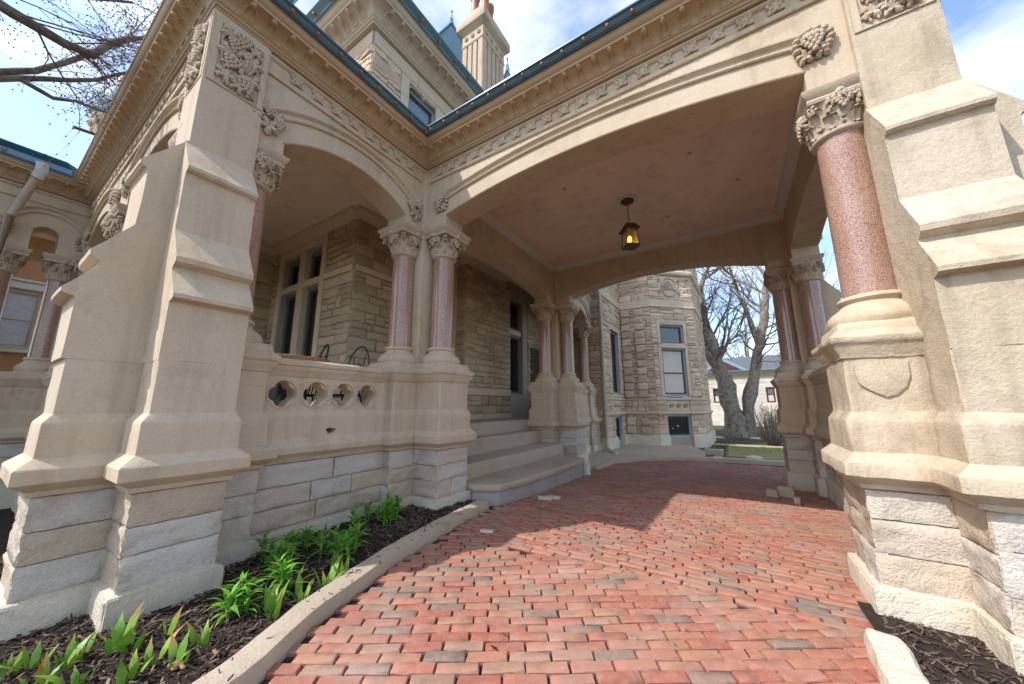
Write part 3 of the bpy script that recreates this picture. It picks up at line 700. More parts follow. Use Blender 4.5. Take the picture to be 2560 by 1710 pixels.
# -- ceiling with grey cove moulding, plus small stains
ce=MB().box(WF,-3.745,1.125,-7.965,-3.785,4.955,5.02).build('ceiling',MPLAST,PC)
cpath=[(-1,3.79),(-3.74,3.79),(-3.74,7.96),(1.12,7.96),(1.12,3.79),(-1,3.79)]
cprof=[(-.01,4.80),(.012,4.80),(.018,4.815),(.012,4.83),(.03,4.84),(.075,4.885),(.105,4.915),(.108,4.935),(.125,4.938),(.128,4.9535),(-.01,4.9535)]
for i in range(5): sweep(MB(),cpath,i,i+1,cprof).build('ceiling_moulding',MGREYM,ce,35)
for x,y in((-.2,5.2),(-.75,6.9),(-2.1,5.0),(.4,6.3)):
    MB().lathe([(.035,4.9555),(.035,4.945),(.02,4.943)],x,y,10).build('ceiling_patch',MCONC,ce)
for i in(3,4,5): entablature(PC,PATH,i,trim={3:(.1,.42),4:(.42,.42),5:(.42,.1)}[i])
# roof
mb=MB(); e=.30
b=[(-3.74,3.41-e,5.20),(1.5+e,3.41-e,5.20),(1.5+e,8.34+e,5.20),(-3.74,8.34+e,5.20)]; t=[(-3.74,5.6,5.75),(-.6,5.6,5.75),(-.6,6.15,5.75),(-3.74,6.15,5.75)]
mb.rings([[(x,y,5.208) for x,y,_ in b],[(x,y,5.225) for x,y,_ in b],t],True,True); mb.build('roof',MSLATE,PC); MB().box(WF,-3.7,1.45,-8.3,-3.45,5.03,5.206).build('roof_deck',MBRONZE,PC)
# -- porch, left pier
pier(PO,plus(L0,E=(.622,.24),So=(.60,.24),Nn=(.583,.28),Wt=(.56,.28)),rr,jit=.006,wear=.008,caprects=[rect(-4.21,1.16,-3.65,1.515),rect(-4.49,.675,-4.14,1.235)],step=.05,zg=-.4)
pcore(PO,(L0[0],.948)); buttress(PO,L0,(0,-1)); buttress(PO,L0,(1,0)); column(PO,-3.93,1.245,small=True); column(PO,-4.22,.945,small=True)
relief(PO,Fr(-3.693,.718,0,1),.065,.405,4.20,4.83,41); relief(PO,Fr(-4.167,.718,1,0),.065,.405,4.20,4.83,42)
arcade(PO,Fr(-3.74,.78,0,1),.3,2.8,[(.645,2.262,4.02,4.275)],bosses=(0,0))
arcade(PO,Fr(-9.6,.78,1,0),-.2,5.5,[(.5,2.3,4.02,4.275),(3.2,5.2,4.02,4.275)],bosses=(0,1),zbot=3.887)
entablature(PO,PATH,1,gutter=False,trim=(.1,.42)); entablature(PO,PATH,2,trim=(.42,.1))
for x in(-9.35,-7.05,-6.65): column(PO,x,.97)
pier(PO,rect(-9.7,.72,-4.6,1.2),rr,caprects=[rect(-9.7,.72,-4.6,1.2)],skip=(1,2,3),step=.2)
# balustrade with quatrefoils
def cell(mb,fr,u0,u1,z0,z1,cu,cz,rings,K=48,depth=-.22):
    """square cell with a shaped opening: rings=[(fn(angle)->radius, n)]"""
    def sq(a):
        c,s=math.cos(a),math.sin(a); k=[]
        if c>1e-9:k.append((u1-cu)/c)
        if c<-1e-9:k.append((u0-cu)/c)
        if s>1e-9:k.append((z1-cz)/s)
        if s<-1e-9:k.append((z0-cz)/s)
        return min(x for x in k if x>0)
    corner=[math.atan2(z-cz,u-cu)%(2*math.pi) for u,z in((u1,z1),(u0,z1),(u0,z0),(u1,z0))]
    A=[2*math.pi*i/K for i in range(K)]
    for c in corner:
        i=min(range(K),key=lambda i:abs((A[i]-c+math.pi)%(2*math.pi)-math.pi)); A[i]=c
    n0=rings[0][1]
    R=[[fr.P(cu+sq(a)*math.cos(a),n0,cz+sq(a)*math.sin(a)) for a in A]]
    for f,n in rings: R.append([fr.P(cu+f(a)*math.cos(a),n,cz+f(a)*math.sin(a)) for a in A])
    R.append([fr.P(cu+sq(a)*math.cos(a),rings[-1][1],cz+sq(a)*math.sin(a)) for a in A])
    mb.rings(R,True,False)
def qf(c,rl):
    def f(a):
        p=((a+math.pi/4)%(math.pi/2))-math.pi/4; return c*math.cos(p)+math.sqrt(max(0,rl*rl-(c*math.sin(p))**2))
    return f
frA=Fr(-3.74,.78,0,1)
def circ(r): return lambda a:r
ub0,ub1=1.515-.78,2.94-.78
mb=MB(); wc=(ub1-ub0)/4.0
ys=[1.70,2.025,2.335,2.64]; bnd=[ub0]+[(ys[i]+ys[i+1])/2-.78 for i in range(3)]+[ub1]
for i in range(4):
    cell(mb,frA,bnd[i],bnd[i+1],1.255,1.60,ys[i]-.78,1.425,[(circ(.146),-.02),(circ(.143),-.010),(circ(.133),-.010),(circ(.129),-.026),(qf(.058,.069),-.034),(qf(.058,.065),-.05),(qf(.058,.065),-.19),(circ(.13),-.21)])
ba=mb.build('balustrade',MS,PO,25)
for i in range(3):
    u=bnd[i+1]
    for z,s in((1.345,1),(1.51,-1)):
        m=MB(); 
        tri=[(u-.038,z-.022*s),(u+.038,z-.022*s),(u,z+.04*s)]
        for k in range(3):
            a,b=tri[k],tri[(k+1)%3]; m.tube([frA.P(a[0],-.018,a[1]),frA.P(b[0],-.018,b[1])],.005,5)
        m.build('triangle_tracery',MS,ba)
pr=[(-.24,1.60),(-.012,1.60),(-.005,1.612),(.0,1.63),(.02,1.655),(.032,1.675),(.036,1.70),(.05,1.712),(.055,1.73),(.05,1.755),(.03,1.77),(-.10,1.79),(-.24,1.77)]
def ext(mb,fr,u0,u1,prof,K=24,jit=.004):
    R=[]
    for k in range(K+1):
        u=u0+(u1-u0)*k/K; R.append([fr.P(u,n+fbm((u,n,z),7)*jit,z+fbm((u+5,n,z),6)*jit) for n,z in prof])
    mb.rings(R,True,True); return mb
ext(MB(),frA,ub0-.02,ub1+.02,pr).build('rail',MS,ba,30)
def hole(a): return .052/math.sqrt((math.cos(a))**2+(math.sin(a)/.55)**2)*(1+.12*math.sin(3*a+1)+.08*math.sin(5*a))
mb=MB(); cell(mb,frA,ub0,ub1,1.0,1.19,2.21-.78,1.045,[(lambda a:hole(a)*1.15,.008),(hole,.002),(lambda a:hole(a)*.9,-.30)],K=40)
ext(mb,frA,ub0-.02,ub1+.02,[(-.24,1.19),(.008,1.19),(.006,1.205),(-.012,1.235),(-.02,1.257),(-.24,1.257)],20,.003)
ext(mb,frA,ub0-.02,ub1+.02,[(-.24,.76),(.0,.765),(.01,.80),(.045,.835),(.062,.85),(.066,.905),(.055,.925),(.03,.955),(.015,.985),(.008,1.0),(-.24,1.0)],20,.006)
bp=mb.build('balustrade_base',MS,PO,30)
R=[(ub0+a,ub0+b,z0,z1) for z0,z1,cs in((.175,.36,(0,.62,1.43)),(.36,.55,(0,.55,1.0,1.43)),(.55,.76,(0,.78,1.43))) for a,b in zip(cs,cs[1:])]
stones(bp,frA,R,rocks(MROCK,'rock'),rr,-.025,.009)
MB().box(frA,ub0-.02,ub1+.02,-.3,-.03,-.3,.77).build('mortar_core',MMORT,bp)
stones(bp,frA,[(ub0+a,ub0+b,-.35,.17) for a,b in((0,.72),(.72,1.43))],rocks(MPLIN,'plin'),rr,.035,.007)
MB().box(frA,ub0,ub1,-.3,.03,.10,.172).build('plinth_top',MPLIN,bp)
# porch floor, ceilings, roof
pf=MB().box(WF,-9.6,-4.28,-10.9,-.97,.2,.985).build('porch_floor',MCONC,PO)
MB().box(WF,-9.75,-4.11,-3.5,-1.15,4.90,4.99).build('porch_ceiling',MPLAST,PO); MB().box(WF,-5.6,-4.115,-10.9,-3.5,4.902,4.992).build('porch_ceiling',MPLAST,PO)
MB().tube([(-5.3,2.05,4.9),(-5.3,2.05,4.84),(-5.29,2.05,4.82),(-5.27,2.05,4.82),(-5.262,2.05,4.835)],.006,6).build('ceiling_hook',MIRON,PO)
MB().box(WF,-9.6,-3.48,-3.40,-.52,5.208,5.24).build('porch_roof',MSLATE,PO); MB().box(WF,-5.4,-3.48,-10.9,-3.40,5.209,5.239).build('porch_roof',MSLATE,PO); MB().box(WF,-9.6,-3.78,-10.9,-.82,5.0,5.206).build('roof_deck',MBRONZE,PO)
# -- wing porch far left
frW=Fr(-9.6,-4.2,0,1)
arcade(SP,frW,0,5.2,[(1.2,3.55,4.02,4.28),(4.42,4.70,4.14,4.31)],bosses=(1,1),zbot=3.883)
entablature(SP,PATH,0,trim=(.1,.1),stars_on=False,gutter='deep')
for y in(.62,.03,-.55): column(SP,-9.79,y,0,.86)
pier(SP,rect(-10.05,-4,-9.52,.74),rr,caprects=[rect(-10.05,-4,-9.52,.74)],skip=(0,2,3),step=.2)
MB().box(WF,-12.6,-9.62,-.95,4.2,4.9,5.2).build('wing_ceiling',MPLAST,SP)
MB().box(WF,-12.6,-9.7,-.75,4.2,.3,.98).build('wing_floor',MCONC,SP)
MB().box(WF,-12.6,-12.3,-.9,4.2,4.45,4.9).build('wing_beam',MWOOD,SP)
# -- rear porch bay beyond the steps
arcade(RP,Fr(-3.74,8.34,0,1),.2,2.56,[(.55,1.98,4.02,4.27)],bosses=(0,0),zbot=3.882)
entablature(RP,PATH,6,trim=(.3,.1))
column(RP,-3.93,10.5); pier(RP,rect(-4.2,10.2,-3.66,10.95),rr,caprects=[rect(-4.2,10.2,-3.66,10.95)])
mb=MB(); cell(mb,Fr(-3.74,8.4,0,1),.02,1.82,1.255,1.60,.75,1.425,[(circ(.14),-.02),(circ(.13),-.012),(qf(.054,.056),-.04),(qf(.054,.054),-.2)]); rb=mb.build('balustrade',MS,RP,25)
ext(MB(),Fr(-3.74,8.4,0,1),.0,1.85,pr,10).build('rail',MS,rb,30)
pier(RP,rect(-4.0,8.42,-3.74,10.25),rr,skip=(0,2,3),step=.1)
# ---------------------------------------------------------------- mansion
HO=thing('mansion','coursed stone mansion with blue trimmed eaves behind the porch','house',(-6.5,6,0))
ra=random.Random(23)
hs=rocks(MHOUSE,'house',14,0.034,9,6,.012)
def _s(*a): return a
def wall(parent,fr,L,z0,z1,holes,mset,th=.3,mat=None,hm=(.14,.26),lm=(.24,.55),trims=(),split=.3,n=0.0):
    """backing wall with openings, rock faced stones as its pieces"""
    mb=MB(); us=sorted({0,L,*[h[k] for h in holes for k in(0,1)]}); zs=sorted({z0,z1,*[h[k] for h in holes for k in(2,3)]})
    for a,b in zip(us,us[1:]):
        for c,d in zip(zs,zs[1:]):
            um,zm=(a+b)/2,(c+d)/2
            if any(h[0]<um<h[1] and h[2]<zm<h[3] for h in holes): continue
            mb.box(fr,a,b,-th,-.012,c,d)
    w=mb.build('wall',mat or MMORT,parent)
    if mset: stones(w,fr,courses(ra,0,L,z0,z1,list(holes)+list(trims),hm[0],hm[1],lm[0],lm[1],split),mset,ra,n)
    return w
def trim(w,fr,rs,n0=-.05,n1=.03,name='dressed_stone',mat=None):
    for u0,u1,z0,z1 in rs: MB().cbox(fr,u0+.003,u1-.003,n0,n1,z0+.003,z1-.003,.006).build(name,mat or MTRIM,w)
def window(parent,fr,u0,u1,z0,z1,n=-.10,fm=None,sm=None,gl=None,meet=None,blind=False,fw=.055,sw=.045):
    fm=fm or MBLUEF; sm=sm or MMAROON; gl=gl or MGLASS
    def ring(a,b,c,d,w,n0,n1):
        m=MB(); m.box(fr,a,b,n0,n1,c,c+w).box(fr,a,b,n0,n1,d-w,d).box(fr,a,a+w,n0,n1,c+w,d-w).box(fr,b-w,b,n0,n1,c+w,d-w); return m
    w=ring(u0,u1,z0,z1,fw,n-.06,n+.05).build('window',fm,parent)
    m=ring(u0+fw,u1-fw,z0+fw,z1-fw,sw,n-.05,n+.012)
    if meet: m.box(fr,u0+fw+sw,u1-fw-sw,n-.045,n+.018,meet-.022,meet+.022)
    m.build('sash',sm,w)
    MB().box(fr,u0+fw+.01,u1-fw-.01,n-.03,n-.018,z0+fw+.01,z1-fw-.01).build('pane',gl,w)
    return w
def fan(parent,fr,u0,u1,z,h,n=.02):
    """low carved fan over a window"""
    mb=MB(); K=14; rr_=[]; c=(u0+u1)/2
    for i in range(K+1):
        a=math.pi*i/K; x=c-(u1-u0)/2*math.cos(a); zz=z+h*math.sin(a); d=n-.045*(i%2)
        rr_.append([fr.P(c,n-.06,z),fr.P(c+(x-c)*.25,d,z+(zz-z)*.25),fr.P(c+(x-c)*.92,d+.01,z+(zz-z)*.92),fr.P(x,n-.07,zz),fr.P(c,n-.08,z)])
    mb.rings(rr_,True,False); mb.build('fan_carving',MTRIM,parent)
fr1=Fr(-8.6,3.43,1,0); fr2=Fr(-8.6,.97,0,1); fr3=Fr(-5.52,3.43,0,1); fr5=Fr(-5.22,6.17,0,1)
def shelf(fr,u0,u1,par):
    """dressed belt course and crown moulding"""
    sw=MB(); ext(sw,fr,u0,u1,[(-.05,4.70),(.03,4.70),(.05,4.715),(.05,4.73),(.085,4.775),(.10,4.80),(.12,4.81),(.13,4.835),(.14,4.84),(.14,4.898),(-.05,4.898)],6,.001); return sw.build('crown_moulding',MTRIM,par,30)
# porch-side walls
win1=(.43,1.99,1.45,4.52)
w1=wall(HO,fr1,3.08,.98,4.75,[win1],hs,trims=[(.28,2.14,1.3,4.72),(2.14,3.08,3.70,3.84),(2.9,3.08,3.70,3.84)],hm=(.13,.24))
trim(w1,fr1,[(.28,.43,1.3,4.72),(1.99,2.14,1.3,4.72),(.43,1.99,4.52,4.72),(2.145,3.05,3.71,3.83)])
trim(w1,fr1,[(1.09,1.33,1.45,4.52),(.43,1.09,3.70,3.85),(1.33,1.99,3.70,3.85)],-.14,.0,'mullion')
for u0,u1 in((.43,1.09),(1.33,1.99)):
    window(w1,fr1,u0,u1,3.85,4.45,-.16,MGREYB,MBRONZE); window(w1,fr1,u0,u1,1.45,3.70,-.16,MGREYB,MBRONZE)
    fan(w1,fr1,u0+.02,u1-.02,4.47,.11)
shelf(fr1,0,3.1,w1)
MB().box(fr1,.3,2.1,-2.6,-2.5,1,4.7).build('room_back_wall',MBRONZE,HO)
MB().sphere((-6.9,4.9,4.0),.05,8,6).build('room_lamp',MROOML,HO)
w2=wall(HO,fr2,2.46,.98,4.75,[],hs); shelf(fr2,0,2.44,w2)
w3=wall(HO,fr3,2.74,.98,4.75,[],hs,trims=[(.0,2.4,3.71,3.83),(2.45,2.74,.98,4.75),(0,2.45,.98,1.15)])
trim(w3,fr3,[(0.03,2.4,3.71,3.83),(2.46,2.735,1.0,2.9),(2.46,2.735,2.9,4.74),(0,2.44,.985,1.15)]); shelf(fr3,-.1,2.74,w3)
fr4=Fr(-5.52,6.17,1,0); w4=wall(HO,fr4,.3,.98,4.75,[],hs,lm=(.28,.4),th=.2)
w5=wall(HO,fr5,1.96,.98,4.75,[],hs,trims=[(0,1.96,.98,1.12),(0,1.96,1.55,1.75)]); trim(w5,fr5,[(0,1.96,.985,1.12),(0.02,1.96,1.56,1.74)])
fr7=Fr(-5.22,8.13,0,1)
w7=wall(HO,fr7,2.77,.98,4.9,[(.02,.72,1.62,4.4)],hs,trims=[(0,1.0,.98,4.9)])
trim(w7,fr7,[(0,.72,1.0,1.62),(0,1.0,4.4,4.75),(.72,1.0,1.0,4.4)],-.25,-.03); window(w7,fr7,.02,.72,1.62,3.35,-.16,MGREYB,MBRONZE); window(w7,fr7,.02,.72,3.5,4.4,-.16,MGREYB,MBRONZE)
trim(w7,fr7,[(.02,.72,3.35,3.5)],-.2,-.06,'transom')
w8=wall(HO,Fr(-5.22,10.72,1,0),1.75,.98,4.75,[],hs)
# door leaf in shadow next to it
dr=MB().cbox(fr7,1.1,2.0,.0,.03,.985,3.1,.01).build('door',MBRONZE,HO); MB().sphere(fr7.P(1.2,.06,2.0),.03,8,6).build('handle',MCOPPER,dr)
# upper storey
fru=Fr(-5.52,3.43,0,1); frl=Fr(-12,3.43,1,0)
uw=(.95,1.78,6.9,8.42)
us=rocks(MTOWER,'upper',10,.045,10,6,.012)
trs=[(.72,.95,6.3,8.98),(1.78,2.3,6.3,8.98),(.95,1.78,8.42,8.98),(0,12,8.62,9.0),(0,.72,7.70,7.92)]
u1=wall(HO,fru,11,5.0,9.0,[uw],None,th=.3)
stones(u1,fru,courses(ra,0,3.4,6.6,8.62,[uw]+trs,.16,.27,.3,.6,.3),us,ra)
trim(u1,fru,[(.72,.95,6.5,7.35),(.72,.95,7.35,8.1),(.72,.95,8.1,8.62),(1.78,2.02,6.5,7.6),(1.78,2.02,7.6,8.62),(.95,1.78,8.53,8.62),(.02,.72,7.71,7.91),(.02,1.2,8.63,8.97),(1.2,2.7,8.63,8.97),(2.7,4.5,8.63,8.97),(4.5,7,8.63,8.97),(2.02,2.35,7.3,7.75),(2.02,2.6,8.1,8.62)],-.05,.02)
fan(u1,fru,.97,1.76,8.43,.16,.03)
window(u1,fru,.95,1.78,7.82,8.42,-.1,gl=MGLASSP); window(u1,fru,.95,1.78,6.9,7.68,-.1); trim(u1,fru,[(.95,1.78,7.69,7.81)],-.14,.02,'transom')
u2=wall(HO,frl,6.48,5.0,9.0,[],None,th=.3)
stones(u2,frl,courses(ra,4.6,6.48,6.8,8.62,[(4.6,6.48,7.71,7.91)],.16,.27,.3,.6,.3),us,ra); trim(u2,frl,[(4.6,6.45,7.72,7.90),(4.6,6.45,8.63,8.97)],-.05,.02)
UP=[(-12,3.43),(-5.52,3.43),(-5.52,14.4)]
def upc(pr,dz,k): return [(p*k if p>0 else p,(z-4.93)*k+dz) for p,z in pr]
K2=1.75
for i in(0,1):
    c=sweep(MB(),UP,i,i+1,upc(CORN,8.98,K2)).build('eaves_cornice',MTRIM,HO,32)
    g=sweep(MB(),UP,i,i+1,upc(GUT,8.98,K2)).build('eaves_gutter',MBLUEL,HO,32)
    a,b=Vector(UP[i]),Vector(UP[i+1]); fr=Fr(a.x,a.y,(b-a).x,(b-a).y); L=(b-a).length
    ll=.27; u=(L-.1) if i==0 else .12
    for k in range(18 if i==0 else 30):
        obj('leaf_ornament',LEAFT,None,c,fr.mat(u,0,8.98-4.93*K2,K2*.85,K2,K2)); obj('ball',BALLT,None,c,fr.mat(u,.212*K2,(5.096-4.93)*K2+8.98,1.6,1.6,1.6))
        if k%2==0: obj('knob',KNOBM,None,g,fr.mat(u,.372*K2,(5.214-4.93)*K2+8.98,1.7,1.7,1.7))
        u+= -ll if i==0 else ll
# main roof
mb=MB(); b=[(-12,3.43-.5,9.48),(-5.52+.5,3.43-.5,9.48),(-5.52+.5,14.4,9.48),(-12,14.4,9.48)]; t=[(-12,6.5,12.2),(-8.2,6.5,12.2),(-8.2,14.4,12.2),(-12,14.4,12.2)]
mb.rings([[(x,y,9.40) for x,y,_ in b],b,t],True,True); mb.build('roof',MSLATE,HO)
# chimney
CZ=.28
CH=thing('chimney','tall fluted stone chimney with rosette band and terracotta pots above the roof','chimney',(-7.1,9.2,9.5))
cx0,cx1,cy0,cy1=-7.64,-6.66,8.5,9.9
mb=MB(); mb.box(WF,cx0+.04,cx1-.04,-(cy1-.04),-(cy0+.04),9.8,15.2); sh=mb.build('chimney_stack',MCHIM,CH)
for (ax,n_) in(('f',4),('r',5)):
    for k in range(n_):
        if ax=='f': w=(cx1-cx0)/n_; fr=Fr(cx0,cy0,1,0); u0=k*w
        else: w=(cy1-cy0)/n_; fr=Fr(cx1,cy0,0,1); u0=k*w
        MB().cbox(fr,u0+(.0 if k==0 else .03),u0+w-(.0 if k==n_-1 else .03),-.05,.02,9.8,14.75+CZ,.01).build('flute_rib',MCHIM,sh)
sqc=rect(cx0,cy0,cx1,cy1)
loft(MB(),sqc,[(a_,z_+CZ) for a_,z_ in [(.0,14.75),(.03,14.77),(.045,14.83),(.03,14.86),(.02,14.88),(.02,15.32),(.05,15.36),(.11,15.44),(.19,15.52),(.2,15.56),(.2,15.86),(.18,15.9),(-.02,16.05),(-.06,16.3),(-.16,16.6)]],.2,.01,3,.01).build('chimney_cap',MCHIM,CH,30)
ro=MB(); ro.lathe([(.09,0),(.085,.03),(.05,.045),(.02,.02)],0,0,12)
for k in range(8): a=k*math.pi/4; ro.sphere((.055*math.cos(a),.055*math.sin(a),.03),.024,6,4)
rom=ro.mesh('rosette',40); rom.materials.append(MCHIM)
for k in range(3): obj('rosette',rom,None,CH,Matrix.Translation((cx0+.2+.3*k,cy0-.02,15.1+CZ))@Matrix.Rotation(math.pi/2,4,'X'))
for k in range(4): obj('rosette',rom,None,CH,Matrix.Translation((cx1+.02,cy0+.2+.33*k,15.1+CZ))@Matrix.Rotation(math.pi/2,4,'Y'))
for x,y in((-7.35,8.85),(-6.95,9.0),(-7.1,9.5)): MB().lathe([(.2,16.6),(.21,16.75),(.16,16.85),(.15,17.6),(.19,17.7),(.19,17.9)],x,y,14).build('chimney_pot',MTILE,CH,40)
def dormer(name,label,fr,w,z0,z1,zp,dep):
    """pedimented blue dormer"""
    D=thing(name,label,'dormer',fr.P(0,0,z0))
    mb=MB(); mb.box(fr,-w,w,-dep,0,z0,z1); mb.build('dormer_body',MBLUEL,D)
    m=MB(); e=.14*w/.6
    for s in(.0,.09,.18):
        q=1-s/1.2
        m.rings([[fr.P(-(w+e)*q,n,z1+s*.3),fr.P((w+e)*q,n,z1+s*.3),fr.P(0,n,z1+(zp-z1)*q)] for n in(-dep,.16-s*.6)],True,True)
    m.build('pediment',MBLUEL,D)
    m=MB(); m.rings([[fr.P(-(w+e)*1.05,n,z1-.02),fr.P(0,n,zp+.05),fr.P((w+e)*1.05,n,z1-.02),fr.P((w+e)*1.05,n,z1+.06),fr.P(0,n,zp+.14),fr.P(-(w+e)*1.05,n,z1+.06)] for n in(-dep,.22)],True,True); m.build('roof',MBLUEF,D)
    MB().box(fr,-w*.55,w*.55,-.05,.01,z0+.15,z1-.12).build('pane',MGLASSB,D)
    m=MB()
    for s in(-1,1): m.box(fr,s*w*.8-.09*w,s*w*.8+.09*w,0,.1,z0,z1)
    m.build('pilaster',MBLUEF,D)
    for k in range(7): MB().sphere(fr.P(-w*.9+w*1.8*k/6,.09,z1-.07),.03*w/.6,6,5).build('knob',MCOPPER,D)
    x,y,_=fr.P(0,.05,0)
    MB().lathe([(.09,zp+.05),(.13,zp+.2),(.06,zp+.3),(.10,zp+.42),(.05,zp+.5),(.03,zp+.8),(.06,zp+.85),(.01,zp+1.0)],x,y,8).build('finial',MBLUEF,D,40)
    return D
dormer('roof_dormer','small blue gabled dormer with finial beside the chimney',Fr(-9.3,9.5,.6,.8),1.0,14.2,16.4,18.4,2.0)
dormer('turret_dormer','large ornate blue dormer rising behind the upper eaves corner',Fr(-10.4,5.0,.85,.5),1.5,11.5,14.6,17.5,2.5)
dormer('distant_dormer','tiny blue dormer tip peeking out right of the chimney',Fr(-8.1,12.4,.85,.5),.35,15.2,16.9,17.9,1.0)
T=thing('oriel_turret','round corbelled turret with blue rim far above the left porch eaves','turret',(-10.6,1.15,6.6))
MB().lathe([(.05,6.45),(.2,6.6),(.34,6.9),(.42,7.1),(.47,7.25),(.47,7.32),(.42,7.34)],-10.75,1.02,20).build('corbel',MCARVE,T,30)
MB().lathe([(.46,7.34),(.5,7.38),(.5,7.55),(.44,7.6),(.44,7.9),(.02,9)],-10.75,1.02,20).build('turret_roof',MBLUEL,T,30)
MB().tube([(-10.6,.75,6.85),(-10.5,.38,6.75)],.03,6).build('drain_spout',MBRONZE,T)
for k in range(12): a=k*math.pi/6; MB().sphere((-10.75+.44*math.cos(a),1.02+.44*math.sin(a),7.12),.05,6,5,(1,1,1.7)).build('corbel_leaf',MCARVE,T,50)
# ---------------------------------------------------------------- rear wall and corner tower
TW=thing('corner_tower','rock faced stone corner tower with blue and maroon windows beyond the driveway','tower',(-2.5,13.4,-.2))
ts=rocks(MTOWER,'tower',14,.034,9,6,.012); rt=random.Random(5)
def tface(a,b,wins,basew,name='wall',zt=9.5,trm=()):
    fr=Fr(a[0],a[1],b[0]-a[0],b[1]-a[1]); L=math.hypot(b[0]-a[0],b[1]-a[1])
    holes=[w[:4] for w in wins]+list(basew)
    tr=[(w[0]-.14,w[1]+.14,w[2]-.02,w[3]+.2) for w in wins]
    mb=MB(); us=sorted({0,L,*[h[k] for h in holes for k in(0,1)]}); zs=sorted({-.3,zt,*[h[k] for h in holes for k in(2,3)]})
    for p,q in zip(us,us[1:]):
        for c,d in zip(zs,zs[1:]):
            if any(h[0]<(p+q)/2<h[1] and h[2]<(c+d)/2<h[3] for h in holes): continue
            mb.box(fr,p,q,-.3,-.012,c,d)
    w=mb.build('wall',MMORT,TW)
    belts=[(0,L,1.0,1.09),(0,L,1.5,1.58),(0,L,5.0,5.3),(0,L,6.3,6.5)]
    stones(w,fr,courses(rt,0,L,.3,7.4,holes+tr+belts+list(trm),.17,.26,.22,.5,.25),ts,rt)
    for u0,u1,z0,z1 in[(w_[0]-.135,w_[0],w_[2],w_[3]+.19) for w_ in wins]+[(w_[1],w_[1]+.135,w_[2],w_[3]+.19) for w_ in wins]+[(w_[0],w_[1],w_[3],w_[3]+.19) for w_ in wins]:
        MB().cbox(fr,u0+.002,u1-.002,-.12,.015,z0,z1,.006).build('dressed_stone',MTRIM,w)
    ext(MB(),fr,-.03,L+.03,[(-.1,.985),(.05,.99),(.085,1.03),(.085,1.075),(.03,1.10),(-.1,1.11)],8,.004).build('water_table',MTRIM,w,30)
    ext(MB(),fr,-.02,L+.02,[(-.1,1.50),(.04,1.505),(.05,1.54),(.04,1.575),(-.1,1.60)],8,.003).build('sill_course',MTRIM,w,30)
    ext(MB(),fr,-.02,L+.02,[(-.1,4.98),(.015,4.98),(.06,5.0),(.06,5.03),(.02,5.06),(.02,5.3),(-.1,5.3)],8,.003).build('belt_course',MTRIM,w,30)
    ext(MB(),fr,-.02,L+.02,[(-.1,6.28),(.05,6.3),(.1,6.36),(.1,6.46),(.03,6.52),(-.1,6.52)],8,.006).build('belt_course',MTRIM,w,30)
    # splayed plinth
    u=0
    spans=[(0,L)]
    for h in basew: spans=[q for s,e in spans for q in((s,min(e,h[0]-.02)),(max(s,h[1]+.02),e)) if q[1]-q[0]>.05]
    for s,e in spans: ext(MB(),fr,s-.03,e+.03,[(-.1,-.35),(.09,-.35),(.09,.2),(.05,.29),(-.1,.31)],6,.006).build('plinth_block',MPLIN,w,30)
    return fr,w
# wall facing the drive
frr,wr=tface((-3.5,10.9),(-3.5,13.45),[(1.1,2.1,1.72,4.0)],[(1.2,2.0,.05,.95)])
window(wr,frr,1.1,2.1,1.72,4.0,-.12,meet=2.8); window(wr,frr,1.2,2.0,.05,.95,-.1)
fan(wr,frr,1.12,2.08,4.62,.16); trim(wr,frr,[(1.1,2.1,4.18,4.6)],-.1,-.03,'carved_panel',MCARVE)
add=MB(); add_vleaf(add,(0,0,0),.17,1.57,.03,1,2); add.build('panel_leaf',MCARVE,wr,40,frr.mat(1.6,-.02,4.38))
# face towards the camera
frm,wm=tface((-3.5,13.45),(-2.37,13.45),[],[])
for u in(.05,.55): stones(wm,frm,[(u,u+.33,.3+.3*k,.58+.3*k) for k in range(2)]+[(u,u+.33,1.6+.28*k,1.86+.28*k) for k in range(12)],ts,rt,.09)
# diagonal bay face
Dg=((-2.37,13.45),(-1.02,14.79)); LD=math.hypot(1.35,1.34)
frd,wd=tface(*Dg,[(.36,1.37,1.66,3.42),(.36,1.37,3.56,4.32)],[(.38,1.35,.20,.98)],trm=[(.4,1.35,1.1,1.5),(.42,1.36,5.4,6.28)])
wv=window(wd,frd,.36,1.37,1.66,3.42,-.1,meet=2.5); MB().box(frd,.46,1.27,-.118,-.114,1.78,3.32).build('blind',MBLIND,wv)
window(wd,frd,.36,1.37,3.56,4.32,-.1,gl=MGLASSB); trim(wd,frd,[(.3,1.43,3.42,3.56)],-.12,.03,'transom'); fan(wd,frd,.38,1.35,4.36,.15)
bw=window(wd,frd,.38,1.35,.20,.98,-.1,sm=MBRONZE)
MB().sphere(frd.P(.62,-.08,.5),.012,6,5).build('indicator_light',MSPARK,bw); MB().sphere(frd.P(.85,-.08,.58),.012,6,5).build('indicator_light',MSPARKG,bw)
